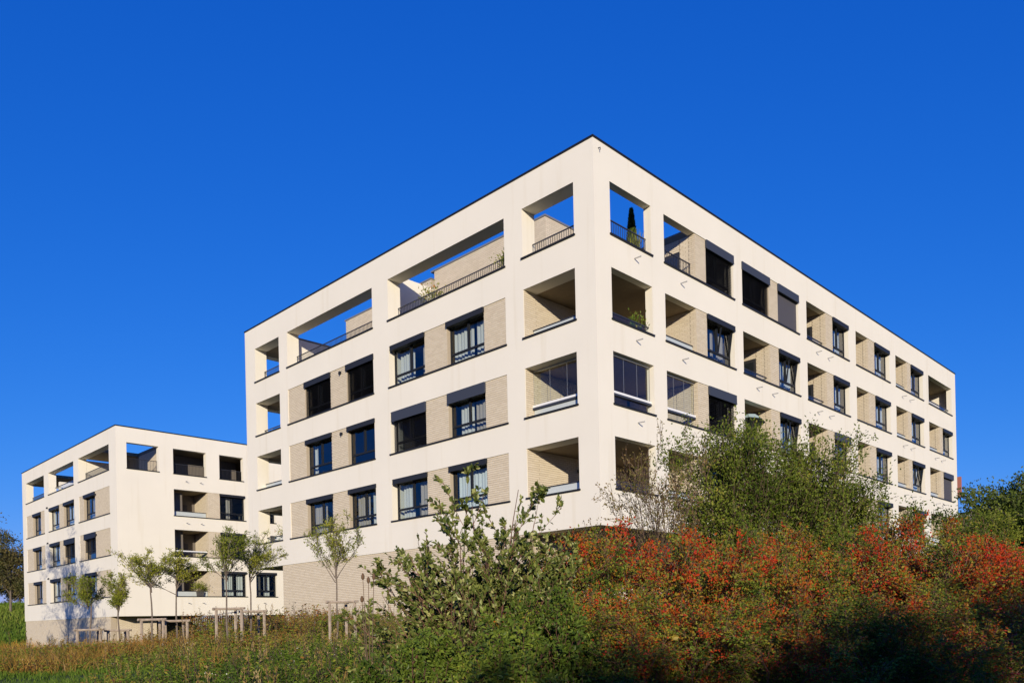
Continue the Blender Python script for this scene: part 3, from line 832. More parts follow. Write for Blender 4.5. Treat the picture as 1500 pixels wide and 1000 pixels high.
# ------------------------------------------------------------------ red autumn bushes
def make_autumn_bush(seed, label, bias, nb):
    pl = Plant(seed)
    for k in range(13):
        a = pl.rg.uniform(0, 6.28); t = pl.rg.uniform(.12, .85)
        d = np.array([math.cos(a) * math.sin(t), math.sin(a) * math.sin(t), math.cos(t)])
        pl.branch((d[0] * .12, d[1] * .12, -.1), d, 2.0, .016, 0, 2, (12, 9), .12, .0, .75, 6, .12, 1, 10, .42)
    pl.finish(2.2, 1.35)
    rg = pl.rg
    root = bpy.data.objects.new('autumn_bush', None); COL.objects.link(root)
    mb = MB(); pl.wood(mb, .003); mb.build('canes', M['redtwig'], root)
    A, D = pl.A, pl.D
    k = np.where(A[:, 2] > .05)[0]; A, D = A[k], D[k]
    nz = clump_noise(A, 3.4, seed)
    t = np.clip(bias + .5 * nz + rg.normal(size=len(A)) * .19 + .1 * (A[:, 2] - 1.1), 0, 1)
    mb = MB(); leaf_cards(mb, A + rg.normal(size=A.shape) * .035, jitter_axis(D, rg, .9), rg.uniform(.03, .066, len(A)), rg.uniform(.018, .036, len(A)), t, rg)
    mb.build('foliage', M['l_red'], root, tint=True, kind='stuff')
    c = A[rg.choice(len(A), nb)]; c = c[np.argsort(-clump_noise(c, 3.4, seed))][: int(nb * .7)]
    P = np.repeat(c, 7, 0) + rg.normal(size=(len(c) * 7, 3)) * .04
    mb = MB(); berries(mb, P, rg.uniform(.009, .015, len(P)), rg.random(len(P)))
    mb.build('berries', M['berry'], root, tint=True, kind='stuff')
    return root

bushes = [make_autumn_bush(31, '', .54, 460), make_autumn_bush(32, '', .38, 300), make_autumn_bush(35, '', .24, 90)]
def rd(px, d): return (px - 750) / 1174.13 * d
def zpx(px, py, d):
    """height of a picture point at depth d (camera is level, slightly rolled)"""
    return CAM[2] + d * ((910 - py) / 1174.13 - math.tan(-ROLL) * 0 - (px - 750) / 1174.13 * math.tan(-ROLL))
table = [  # px, depth, top py, width px, kind, label
    (850, 9.2, 872, 230, 2, 'low green bush with a few red leaves right of the broad leaved shrub'),
    (985, 9.0, 868, 250, 1, 'low mixed bush in front of the reddest one, yellow leaf on it'),
    (1130, 9.0, 880, 250, 1, 'low bush at the front, half in shade, below the tall thorn shrub'),
    (1280, 9.0, 872, 250, 2, 'low shaded green bush at the front, under the right end of the block'),
    (1440, 9.0, 862, 260, 1, 'low dark shaded bush filling the lower right corner'),
    (860, 11.6, 786, 220, 2, 'olive bush touched with red below the corner of the big block'),
    (795, 11.0, 812, 150, 2, 'small olive bush between the broad leaved shrub and the corner of the block'),
    (985, 11.8, 781, 230, 0, 'reddest berry laden bush, just right of the corner of the big block'),
    (1110, 11.6, 800, 220, 1, 'red and green bush below the middle of the tall thorn shrub'),
    (1230, 12.0, 795, 240, 1, 'yellowish green bush with scattered red berries right of centre'),
    (1345, 11.8, 790, 230, 0, 'bright red berry bush below the right end of the big block'),
    (1465, 12.2, 800, 230, 0, 'orange red bush at the right edge below the dark tree'),
    (1050, 14.6, 776, 210, 1, 'orange tinted bush top at the foot of the tall thorn shrub'),
    (1190, 15.0, 775, 200, 2, 'yellow green bush top behind the hedge, below the mint parasol'),
    (1310, 15.0, 762, 200, 2, 'olive bush top in front of the lowest right hand windows'),
    (1410, 15.5, 764, 170, 1, 'rusty bush top hiding the foot of the block and the clad building'),
    (1520, 15.0, 790, 200, 1, 'rust and green bush top under the dark tree, cut by the right edge'),
]
used = [False] * 3
for i, (px, d, ty, wd, kind, lab) in enumerate(table):
    r_ = rd(px, d); x, y = at(r_, d); z = gz(x, y) - .05
    H = zpx(px, ty, d) - z; rad = wd / 1174.13 * d / 2 * 1.25
    src = bushes[kind]
    if not used[kind]: o = src; used[kind] = True
    else: o = copy_tree(src)
    o.location = (x, y, z); o.scale = (rad / 1.35, rad / 1.35, H / 2.2); o.rotation_euler = (0, 0, i * 2.13)
    tag(o, lab, 'bush', 'autumn bushes on the bank in front of the big block')

# ------------------------------------------------------------------ tall thorn shrubs behind them
def shrub(name, label, px, d, ty, wd, seed, mat, stems, kids, nleaf, lsize, group=None, cat='shrub', twig='twig', lean=0.0, tb=.45, upb=.05, sp=.7, ratio=.5, tmax=.6, bark_r=.03, levels=2, lf=1, rep=1):
    r_ = rd(px, d); x, y = at(r_, d); z = gz(x, y) - .05
    pl = Plant(seed)
    H = zpx(px, ty, d) - z
    for k in range(stems):
        a = pl.rg.uniform(0, 6.28); t = pl.rg.uniform(.05, tmax)
        dv = np.array([math.cos(a) * math.sin(t), math.sin(a) * math.sin(t), math.cos(t)]) + lean * np.array([RT[0], RT[1], 0])
        pl.branch((dv[0] * .15, dv[1] * .15, -.1), unit(dv), H * .85, bark_r, 0, levels, kids, .1, upb, sp, 6, .15, lf, nleaf, ratio)
    pl.finish(H, wd / 1174.13 * d / 2)
    root = thing(name, label, cat, (x, y, z), group)
    off = np.array([0, 0, 0.])
    mb = MB(); pl.wood(mb, .004 if d > 14 else .003); mb.build('stems', M[twig], root, off=off)
    A, D, rg = np.repeat(pl.A, rep, 0), np.repeat(pl.D, rep, 0), pl.rg
    if rep > 1: A = A + rg.normal(size=A.shape) * lsize * 1.1
    t = np.clip(tb + .35 * clump_noise(A, 2.2, seed) + rg.normal(size=len(A)) * .16, 0, 1)
    mb = MB(); leaf_cards(mb, A + rg.normal(size=A.shape) * lsize * .5, jitter_axis(D, rg, .8), rg.uniform(.7, 1.25, len(A)) * lsize, rg.uniform(.4, .62, len(A)) * lsize, t, rg)
    mb.build('crown', M[mat], root, tint=True, kind='stuff', off=off)
    return root
shrub('thorn_shrub', 'tallest dark green thorn shrub, in front of the lower windows of the right face', 1085, 18, 622, 205, 51, 'l_green', 12, (13, 8), 10, .075, 'thorn shrubs behind the autumn bushes', rep=2, tmax=.5)
shrub('thorn_shrub', 'broad green thorn shrub sloping down to the right of the tallest one', 1180, 18.6, 642, 205, 52, 'l_green', 10, (13, 8), 10, .072, 'thorn shrubs behind the autumn bushes', rep=2, tmax=.55)
shrub('thorn_shrub', 'lowest green thorn shrub in front of the window row right of the others', 1262, 19, 716, 150, 53, 'l_green', 8, (11, 7), 9, .072, 'thorn shrubs behind the autumn bushes', rep=2, tmax=.6)
shrub('bronze_shrub', 'thin shrub of bare grey twigs with sparse bronze leaves beside the corner', 985, 17, 640, 190, 54, 'l_sparse', 13, (9, 6), 5, .06, lean=-.25, tmax=.55, bark_r=.016)
shrub('round_tree', 'dark green leafy tree cut by the right edge of the picture', 1528, 28, 700, 200, 55, 'l_dark', 11, (14, 9), 10, .12, rep=3, cat='tree', twig='bark', tmax=.75, bark_r=.05)
shrub('leafy_bush', 'yellow green bush at the foot of the dark tree on the right', 1440, 22, 752, 110, 56, 'l_young', 8, (10, 7), 9, .07, rep=2, cat='bush', tmax=.7)

# ------------------------------------------------------------------ broad leaved shrub, nearest
def whitebeam():
    px, d = 705, 10.4
    r_ = rd(px, d); x, y = at(r_, d); z = gz(x, y) - .05
    pl = Plant(77); rg = pl.rg
    H = zpx(px, 690, d) - z
    leaders = [(.62, .98, .00), (.52, .80, .15), (-.18, .93, .1), (-.3, .84, .2), (.16, .86, .2), (.85, .8, .1), (-.75, .70, .0), (-1.05, .58, .25), (-.5, .72, -.3), (.95, .60, -.2), (.3, .66, -.3), (-1.25, .46, .1), (-1.0, .66, .2), (-.45, .66, .1), (.1, .7, -.1), (.45, .62, .2), (.75, .66, .2), (-.7, .6, -.1), (.25, .58, .3), (1.15, .6, .3), (1.1, .45, .2), (-.9, .5, -.2), (.0, .55, .35), (.55, .5, .3)]
    for dx, hh, dy in leaders:
        tgt = RT * dx * 1.02 + FW * dy + np.array([0, 0, H * hh])
        L = np.linalg.norm(tgt)
        pl.branch(np.array([dx * .12 * RT[0], dx * .12 * RT[1], -.1]), unit(tgt + np.array([0, 0, .3])), L * 1.0, .02, 0, 2, (10, 4), .05, .02, .62, 7, .22, 1, 13, .36)
    for k in range(46):
        a = rg.uniform(0, 6.28); t = rg.uniform(.25, 1.2)
        dv = np.array([math.cos(a) * math.sin(t), math.sin(a) * math.sin(t), math.cos(t)])
        pl.branch((0, 0, -.05), dv, rg.uniform(1.5, 2.3), .013, 0, 1, (9,), .09, .03, .7, 6, .2, 0, 10, .42)
    pl.finish()
    pl.A[:, 2] = np.minimum(pl.A[:, 2], H * 1.02)
    root = thing('broad_leaved_shrub', 'tall open shrub with oval grey green leaves in front of the brick base', 'shrub', (x, y, z))
    mb = MB(); pl.wood(mb, .0035); mb.build('stems', M['redtwig'], root, off=(0, 0, 0))
    A, D = pl.A, pl.D
    n = len(A)
    ax = jitter_axis(D, rg, .55); t = np.clip(rg.normal(.45, .26, n), 0, 1); L = rg.uniform(.05, .09, n)
    # the ones that show largest: highest, nearest the camera
    score = A[:, 2] - .6 * (A @ FW)
    big = np.argsort(-score)[:300]; rest = np.setdiff1d(np.arange(n), big)
    def oval(mb, p, a, nr, L, W, tt):
        s = unit(np.cross(a, nr)); nr = np.cross(s, a)
        e = lambda f, w_, h: p + a * L * f + s * W * w_ + nr * W * h
        mb.add([p, e(.22, .36, .1), e(.58, .5, .16), e(.85, .3, .08), e(1, 0, -.1), e(.85, -.3, .08), e(.58, -.5, .16), e(.22, -.36, .1), e(.5, 0, 0)],
               [[0, 1, 2, 8], [8, 2, 3, 4], [8, 4, 5, 6], [0, 8, 6, 7]], tt)
    protos = []
    for q in range(6):
        mb = MB(); oval(mb, np.zeros(3), np.array([0, 1., 0]), np.array([0, 0, 1.]), .08, .046, q / 5)
        protos.append(mb.mesh('leaf', M['l_whitebeam'], tint=True))
    for i in big:
        o = bpy.data.objects.new('leaf', protos[min(5, int(t[i] * 5.99))]); COL.objects.link(o); o.parent = root
        a = ax[i]; nr = unit(rg.normal(size=3) * .7 + np.array([.35, -.35, .6])); s = unit(np.cross(a, nr)); nr = np.cross(s, a)
        mm = Matrix.Identity(4); k = L[i] / .08 * 1.1
        for c in range(3):
            mm[c][0] = s[c] * k; mm[c][1] = a[c] * k; mm[c][2] = nr[c] * k; mm[c][3] = A[i][c]
        o.matrix_local = mm
    mb = MB()
    leaf_cards(mb, A[rest], ax[rest], L[rest], L[rest] * .58, t[rest], rg, .15)
    mb.build('foliage', M['l_whitebeam'], root, tint=True, kind='stuff', off=(0, 0, 0))
whitebeam()

def bramble(label, px, d, ty, wd, seed, tb=.45):
    return shrub('bramble_bush', label, px, d, ty, wd, seed, 'l_bramble', 15, (9, 6), 9, .06, rep=1, group='low brambles along the front', cat='bush', twig='redtwig', tmax=1.05, bark_r=.008, upb=-.01, sp=.8, ratio=.45, tb=tb)
bramble('low green bramble at the foot of the broad leaved shrub, left side', 620, 8.2, 932, 170, 61, .35)
bramble('bright green bramble under the middle of the broad leaved shrub', 735, 7.8, 915, 190, 62, .5)
bramble('dark bramble between the broad leaved shrub and the red bushes', 812, 8.8, 868, 150, 63, .35)

# ------------------------------------------------------------------ young staked trees
def young_tree(px, d, ty, by, wd, seed, label, tb):
    r_ = rd(px, d); x, y = at(r_, d); z = gz(x, y) - .05
    zt = zpx(px, ty, d) - z; zb = zpx(px, by, d) - z; rad = wd / 1174.13 * d / 2
    root = thing('young_tree', label, 'tree', (x, y, z), 'young staked trees in the meadow')
    pl = Plant(seed); rg = pl.rg
    h = zt - zb
    tr = [np.array([0, 0, -.1])]; dd = np.array([0, 0, 1.])
    for k in range(6):
        tr.append(tr[-1] + np.array([rg.normal() * .02, rg.normal() * .02, (zb + .45 * h + .1) / 6]))
    for k in range(9):
        a = rg.uniform(0, 6.28); t = rg.uniform(.15, .85); f = rg.uniform(.0, .6)
        dv = np.array([math.cos(a) * math.sin(t), math.sin(a) * math.sin(t), math.cos(t)])
        pl.branch((0, 0, f * h), dv, h * rg.uniform(.4, .95), .014, 0, 2, (6, 4), .1, .09, .55, 5, .2, 1, 7, .42)
    pl.branch((0, 0, .2 * h), (0, 0, 1.), h * .9, .02, 0, 2, (8, 4), .05, .05, .7, 5, .15, 1, 9, .4)
    P = np.array([q[0] for q in pl.seg])
    pl.finish(h, rad)
    for arr in (pl.P0, pl.P1, pl.A): arr[:, 2] += zb
    mb = MB(); mb.tube(tr, np.linspace(.032, .016, 7), 6); pl.wood(mb, .006); mb.build('trunk', M['bark'], root, off=(0, 0, 0))
    A = pl.A + rg.normal(size=pl.A.shape) * .04; D = pl.D
    t = np.clip(tb + .16 + .3 * clump_noise(A, 4, seed) + rg.normal(size=len(A)) * .15, 0, 1)
    mb = MB(); leaf_cards(mb, A, jitter_axis(D, rg, 1.0), rg.uniform(.05, .1, len(A)), rg.uniform(.016, .03, len(A)), t, rg)
    mb.build('crown', M['l_young'], root, tint=True, kind='stuff', off=(0, 0, 0))
    return root

def stake_frame(pa, pb, d, ty, label):
    xa, ya = at(rd(pa, d), d); xb, yb = at(rd(pb, d), d)
    cx, cy = (xa + xb) / 2, (ya + yb) / 2; z = min(gz(xa, ya), gz(xb, yb)) - .1
    root = thing('tree_stake_frame', label, 'tree stakes', (cx, cy, z), 'wooden stake frames around the young trees')
    w_ = math.hypot(xb - xa, yb - ya) / 2; H = zpx((pa + pb) / 2, ty, d) - z
    cs = [-w_ * RT, w_ * RT, w_ * 1.5 * FW]
    for c in cs:
        mb = MB(); mb.tube([c + np.array([0, 0, 0]), c + np.array([.01, 0, H])], .042, 6); mb.build('post', M['stake'], root, off=(0, 0, 0))
    for a, b in ((0, 1), (1, 2), (2, 0)):
        v = unit(cs[b] - cs[a]) * .1
        mb = MB(); mb.tube([cs[a] - v + np.array([0, 0, H - .04]), cs[b] + v + np.array([0, 0, H - .03])], .036, 6); mb.build('rail', M['stake'], root, off=(0, 0, 0))
    return root
YT = [
    (130, 23, 843, 897, 66, 81, 'smallest bushy young tree, furthest left of the staked row', .3, 113, 147, 920),
    (174, 23.4, 841, 903, 44, 82, 'slim young tree before the corner of the further block', .35, 158, 187, 921),
    (223, 22.6, 806, 880, 84, 83, 'yellowish young tree before the blank wall of the further block', .6, 207, 239, 905),
    (260, 23.3, 808, 872, 92, 84, 'yellow green young tree with a side branch, before the balconies', .62, 242, 274, 907),
    (334, 21.6, 772, 856, 80, 85, 'dense dark green young tree before the windows of the further block', .22, 317, 354, 889),
    (368, 22.8, 778, 868, 90, 86, 'airy young tree standing just behind the dark green one', .5, 355, 387, 893),
    (493, 21.8, 757, 862, 78, 87, 'lone young tree in front of the brick base', .48, 483, 520, 879),
]
for px, d, ty, by, wd, sd, lab, tb, pa, pb, py in YT:
    young_tree(px, d, ty, by, wd, sd, lab, tb)
    stake_frame(pa, pb, d, py, 'wooden stake frame around the ' + lab.split(',')[0].split(' before')[0].split(' with')[0].split(' standing')[0].split(' in front')[0] + {130: ' at far left', 174: ' by the corner', 223: ' by the blank wall', 260: ' by the balconies', 334: ' by the windows', 368: ' behind it', 493: ' by the brick base'}[px])

# ------------------------------------------------------------------ trees at the left edge, on the far slope and behind the camera
def big_tree(name, label, x, y, H, rad, seed, mat, group=None, lsize=.12, stems=8, droop=.0, rep=2, tb=.45, base=.15, kids=(12, 8), nleaf=7):
    z = gz(x, y) - .1
    root = thing(name, label, 'tree', (x, y, z), group)
    pl = Plant(seed); rg = pl.rg
    for k in range(stems):
        a = rg.uniform(0, 6.28); t = rg.uniform(.1, 1.0); f = rg.uniform(base, .6)
        dv = np.array([math.cos(a) * math.sin(t), math.sin(a) * math.sin(t), math.cos(t)])
        pl.branch((0, 0, f * H), dv, H * rg.uniform(.35, .55), .05, 0, 2, kids, .1, -droop, .7, 5, .2, 1, nleaf, .5)
    pl.branch((0, 0, .3 * H), (0, 0, 1.), H * .7, .07, 0, 2, (kids[0] + 2, kids[1]), .06, 0, .8, 6, .1, 1, nleaf, .5)
    pl.finish(H, rad)
    mb = MB(); mb.tube([(0, 0, -.2), (.03, .02, .2 * H), (0, .05, .45 * H), (0, 0, .7 * H)], [.16, .12, .08, .03], 8, cap=False); pl.wood(mb, .01); mb.build('trunk', M['bark'], root, off=(0, 0, 0))
    A = np.repeat(pl.A, rep, 0); A = A + rg.normal(size=A.shape) * lsize; D = np.repeat(pl.D, rep, 0)
    t = np.clip(tb + .35 * clump_noise(A, 1.3, seed) + rg.normal(size=len(A)) * .16, 0, 1)
    mb = MB(); leaf_cards(mb, A, jitter_axis(D, rg, .9), rg.uniform(.7, 1.3, len(A)) * lsize, rg.uniform(.4, .6, len(A)) * lsize, t, rg)
    mb.build('crown', M[mat], root, tint=True, kind='stuff', off=(0, 0, 0))
    return root
x, y = at(rd(-200, 43), 43)
big_tree('birch_tree', 'birch just outside the left edge, shading the end of the further block', x, y, 13.6, 5.3, 91, 'l_birch', droop=.07, base=.05, stems=15, lsize=.15, rep=1)
for px, d, H, rad, lab in ((16, 96, 8.0, 3.2, 'brownish tree on the grassy slope, next to the further block'), (-14, 104, 9.5, 4.5, 'taller tree on the grassy slope, cut by the left edge'), (30, 112, 5, 2.5, 'small tree on the slope behind the end of the further block')):
    x, y = at(rd(px, d), d)
    big_tree('slope_tree', lab, x, y, H, rad, int(H * 10), 'l_birch', 'trees on the far slope', lsize=.3, rep=1)
for i, (r_, H) in enumerate(((-.2, 4.7), (2.3, 6.15), (5.0, 6.5), (8.0, 7.05), (11.2, 7.5), (14.5, 7.9))):
    x, y = at(r_, -19 + (i % 2))
    big_tree('shade_tree', 'leafy tree behind the viewer, shading the bush fronts, ' + ('lowest of the row', 'second lowest of the row', 'third from the low end', 'third from the tall end', 'second tallest of the row', 'tallest of the row')[i], x, y, H + .9, 2.6, 120 + i, 'l_dark', 'trees behind the viewer', lsize=.3, rep=3, base=.1)

# ------------------------------------------------------------------ meadow
def scatter(n, d0, d1, f0, f1, seed, pw=1.0):
    rg = np.random.default_rng(seed)
    d = d0 + (d1 - d0) * rg.random(n) ** pw; f = rg.uniform(f0, f1, n); r_ = f * d
    x = CAM[0] + RT[0] * r_ + FW[0] * d; y = CAM[1] + RT[1] * r_ + FW[1] * d
    return x, y, ground(x, y), d, f, rg

def blades(x, y, z, h, wd, lean, tint, rg, mb):
    n = len(x); a = rg.uniform(0, 6.28, n); u_ = np.stack([np.cos(a), np.sin(a), 0 * a], -1)
    b = rg.uniform(0, 6.28, n); l = np.stack([np.cos(b), np.sin(b), 0 * b], -1) * (lean * rg.random(n))[:, None] * h[:, None]
    p = np.stack([x, y, z - .02], -1); up = np.stack([0 * h, 0 * h, h], -1)
    w_ = wd[:, None] * u_ * .5
    V = np.stack([p - w_, p + w_, p + up * .55 + l * .3 + w_ * .8, p + up * .55 + l * .3 - w_ * .8, p + up * .96 + l + w_ * .15, p + up * .96 + l - w_ * .15], 1).reshape(-1, 3)
    q = np.array([[0, 1, 2, 3], [3, 2, 4, 5]])
    mb.add(V, (q[None] + 6 * np.arange(n)[:, None, None]).reshape(-1, 4), np.repeat(tint, 2))

def keep_lawn(d, f):
    w_ = .05 * np.sin(d * 2.1 + f * 9) + .04 * np.sin(d * 5.3 + 1)
    return (f < -.34 + w_ - .02 * (19 - d)) & (d < 15.9 + 12 * w_)
# rough grass on the far slope
x, y, z, d, f, rg_ = scatter(26000, 74, 116, -.68, -.54, 206)
n = len(x); mb = MB(); blades(x, y, z, rg_.uniform(.2, .6, n), rg_.uniform(.05, .12, n), .8, np.clip(.6 + .4 * clump_noise(np.stack([x, y, z], -1), .25, 2) + rg_.normal(size=n) * .2, 0, 1), rg_, mb)
mb.build('slope_grass', M['grass'], tint=True, kind='stuff')
# short lawn grass, bottom left, thinning into the meadow
mb = MB()
x, y, z, d, f, rg_ = scatter(110000, 7, 24, -.72, .15, 201, .8)
k = (rg_.random(len(d)) < np.where(f < -.22, 1, .3)); x, y, z, d, f = (q[k] for q in (x, y, z, d, f))
n = len(x); t = np.clip(.5 + .35 * clump_noise(np.stack([x, y, z], -1), 1.1, 1) + rg_.normal(size=n) * .22, 0, 1)
blades(x, y, z, rg_.uniform(.05, .17, n), rg_.uniform(.008, .016, n), 1.0, t, rg_, mb)
mb.build('lawn_grass', M['grass'], tint=True, kind='stuff')
# tall dry grass in loose drifts
mb = MB()
x, y, z, d, f, rg_ = scatter(60000, 7.5, 37, -.72, .16, 202, .9)
cn = clump_noise(np.stack([x, y, 0 * x], -1), .8, 4)
k = ~keep_lawn(d, f) & (rg_.random(len(d)) < np.clip(-.05 + .75 * cn + .35 * (f < -.42), 0, 1)); x, y, z, d, f, cn = (q[k] for q in (x, y, z, d, f, cn))
n = len(x); t = np.clip(.45 + .3 * cn + rg_.normal(size=n) * .2 + .1 * (f < -.45), 0, 1)
blades(x, y, z, rg_.uniform(.25, .75, n) * (1 - .3 * (f < -.42)) * np.where(d < 23, .75, 1), rg_.uniform(.006, .012, n) * (1 + d / 50), .95, t, rg_, mb)
mb.build('tall_dry_grass', M['dry'], tint=True, kind='stuff')
# golden arching grass along the left
x, y, z, d, f, rg_ = scatter(24000, 15.4, 30, -.70, -.36, 207)
cn = clump_noise(np.stack([x, y, 0 * x], -1), 1.3, 6); k = ~keep_lawn(d, f) & (rg_.random(len(d)) < np.clip(.25 + .9 * cn + 1.2 * (-f - .5), 0, 1)); x, y, z, cn = (q[k] for q in (x, y, z, cn)); n = len(x)
mb = MB(); blades(x, y, z, rg_.uniform(.2, .55, n), rg_.uniform(.008, .016, n), 1.3, np.clip(.35 + .4 * cn + rg_.normal(size=n) * .25, 0, 1), rg_, mb)
mb.build('golden_grass', M['golden'], tint=True, kind='stuff')
# herbs: bushy stems with leaves all the way up, in drifts of green, olive and rust
x, y, z, d, f, rg_ = scatter(13000, 7.2, 37, -.70, .13, 203, .8)
k = ~keep_lawn(d, f); x, y, z, d, f = (q[k] for q in (x, y, z, d, f))
n = len(x); P_ = np.stack([x, y, 0 * x], -1); cn = clump_noise(P_, .55, 9); c2 = clump_noise(P_, 1.5, 3)
h = rg_.uniform(.25, .85, n) * (1 + .4 * cn + .35 * c2) * np.where(f < -.40, .75, 1.0) * np.where(d < 12, .85, 1.0) * np.where((d > 13) & (d < 23.5), .48, 1) * np.where((d > 24) & (f > -.40), 1.2, 1)
lean = rg_.normal(size=(n, 2)) * .2
P0 = np.stack([x, y, z - .03], -1); P1 = P0 + np.stack([lean[:, 0] * h, lean[:, 1] * h, h], -1)
mb = MB(); thin_segments(mb, P0, P1, np.full(n, .005), np.full(n, .003)); mb.build('herb_stems', M['twig'], kind='stuff')
m_ = 26
s_ = rg_.uniform(.1, 1.0, (n, m_)) ** .8; pos = (P0[:, None] + (P1 - P0)[:, None] * s_[..., None]).reshape(-1, 3)
pos = pos + rg_.normal(size=pos.shape) * np.array([.07, .07, .04])
az = rg_.uniform(0, 6.28, n * m_); axv = np.stack([np.cos(az), np.sin(az), rg_.uniform(-.2, 1.0, n * m_)], -1)
base_t = np.clip(.36 + .30 * cn + .26 * c2 + rg_.normal(size=n) * .17 + .30 * sstep(d, 17, 26) - .14 * sstep(-d, -16, -10), 0, 1)
t = np.clip(np.repeat(base_t, m_) + rg_.normal(size=n * m_) * .12, 0, 1)
sz = np.repeat(rg_.uniform(.03, .07, n) * (1 + d / 50), m_)
mb = MB(); leaf_cards(mb, pos, axv, sz * rg_.uniform(.7, 1.3, n * m_), sz * .42, t, rg_); mb.build('meadow_herbs', M['herb'], tint=True, kind='stuff')
fl = rg_.choice(n, 700, replace=False); fl = fl[clump_noise(P1[fl], 1.2, 2) > .1]
Pf = np.repeat(P1[fl], 7, 0) + rg_.normal(size=(len(fl) * 7, 3)) * .05
mb = MB(); leaf_cards(mb, Pf, rg_.normal(size=Pf.shape), .018, .016, 0, rg_, up=1.0); mb.build('pale_flower_heads', M['flower'], kind='stuff')

# single tall weeds that stand out of the herbs: bare stalks with a rusty seed spike, and grass plumes
x, y, z, d, f, rg_ = scatter(1500, 9, 36, -.66, .10, 204, .8)
k = ~keep_lawn(d, f); x, y, z, d, f = (q[k] for q in (x, y, z, d, f)); nn = len(x)
hh = rg_.uniform(.5, 1.1, nn) * np.where(d < 22, .68, 1.1) * np.where(f < -.42, .7, 1)
Q0 = np.stack([x, y, z - .03], -1); Q1 = Q0 + np.stack([rg_.normal(size=nn) * .12, rg_.normal(size=nn) * .12, hh], -1)
mb = MB(); thin_segments(mb, Q0, Q1, np.full(nn, .005) * (1 + d / 40), np.full(nn, .003) * (1 + d / 40)); mb.build('weed_stalks', M['twig'], kind='stuff')
m2 = 16; s2 = rg_.uniform(.68, 1.03, (nn, m2)); ps = (Q0[:, None] + (Q1 - Q0)[:, None] * s2[..., None]).reshape(-1, 3); ps = ps + rg_.normal(size=ps.shape) * .016
mb = MB(); leaf_cards(mb, ps, np.stack([rg_.normal(size=nn * m2) * .5, rg_.normal(size=nn * m2) * .5, np.ones(nn * m2)], -1), .05, .016, np.repeat(np.clip(rg_.normal(.55, .3, nn), 0, 1), m2), rg_); mb.build('weed_seed_spikes', M['dry'], tint=True, kind='stuff')
# rough grass and low weeds on the bank around and behind the bushes
x, y, z, d, f, rg_ = scatter(45000, 9, 48, .08, .95, 208, .8)
n = len(x); mb = MB(); blades(x, y, z, rg_.uniform(.15, .55, n), rg_.uniform(.01, .022, n), 1.0, np.clip(.45 + .4 * clump_noise(np.stack([x, y, z], -1), .6, 5) + rg_.normal(size=n) * .22, 0, 1), rg_, mb)
mb.build('bank_grass', M['grass'], tint=True, kind='stuff')
# foreground tuft of dry grass, teasels, orange ornamental grasses
def tuft(name, label, px, d, nb, h, spread, mat, seed, cat, group=None, wd=(.006, .012), lean=.45):
    x0, y0 = at(rd(px, d), d); z0 = gz(x0, y0)
    root = thing(name, label, cat, (x0, y0, z0), group); rg = np.random.default_rng(seed)
    x = rg.normal(size=nb) * spread; y = rg.normal(size=nb) * spread
    mb = MB(); blades(x, y, np.zeros(nb), rg.uniform(.5, 1, nb) * h, rg.uniform(*wd, nb), lean, np.clip(rg.normal(.6, .25, nb), 0, 1), rg, mb)
    mb.build('blades', M[mat], root, tint=True, kind='stuff', off=(0, 0, 0)); return root
tuft('dry_grass_tuft', 'tan tuft of arching dry grass at the bottom, left of the shrub', 520, 6.9, 90, 1.05, .26, 'dry', 301, 'grass tuft', wd=(.008, .016), lean=.6)
for px, lab in ((6, 'orange ornamental grass clump at the very left edge'), (34, 'orange ornamental grass clump beside the shaded end of the further block'), (62, 'small orange grass clump in front of the shaded brick base')):
    tuft('ornamental_grass', lab, px, 46, 260, 1.5 if px < 50 else 1.2, .42, 'orange', 300 + px, 'grass clump', 'orange ornamental grasses at the far left', (.02, .035))
root = None
x0, y0 = at(rd(540, 9), 9); z0 = gz(x0, y0)
root = thing('teasel', 'dead teasel stalks with dark oval heads left of the broad leaved shrub', 'plant', (x0, y0, z0))
mb = MB(); heads = []
for px, py in ((533, 848), (541, 853), (549, 848), (531, 881)):
    r_ = rd(px, 9); tx, ty_ = at(r_, 9); tz = zpx(px, py, 9)
    p1 = np.array([tx - x0, ty_ - y0, tz - z0]); heads.append(p1)
    mb.tube([np.array([0, 0, -.05]), p1 * np.array([.45, .45, .5]), p1], [.006, .005, .004], 4)
mb.build('stems', M['twig'], root, off=(0, 0, 0))
for p1 in heads:
    mb = MB(); mb.tube([p1 + np.array([0, 0, a]) for a in (-.005, .01, .035, .06, .07)], [.008, .018, .02, .012, .004], 8); mb.build('seed_head', M['teasel'], root, smooth=True, off=(0, 0, 0))
# big yellow leaf caught on the bush front
x0, y0 = at(rd(988, 8.0), 8.0); zc = zpx(988, 932, 8.0)
mb = MB()
V = [np.array(q) for q in ((0, 0, 0), (.03, -.01, .02), (.055, 0, .0), (.04, 0, -.03), (.05, .01, -.06), (.015, 0, -.045), (-.03, 0, -.03), (-.05, -.01, .005), (-.02, -.01, .025))]
V = [(RT * q[0] + FW * q[1] * 2.5 + np.array([0, 0, q[2]])) * .75 for q in V]
mb.add(np.array(V) + np.array([x0, y0, zc]), [[0, 1, 2, 3], [0, 3, 4, 5], [0, 5, 6, 7], [0, 7, 8, 1]])
o = mb.build('fallen_leaf', M['yellow'], off=(x0, y0, zc)); o.location = (x0, y0, zc); tag(o, 'large bright yellow leaf caught on the front of the red bushes', 'leaf')

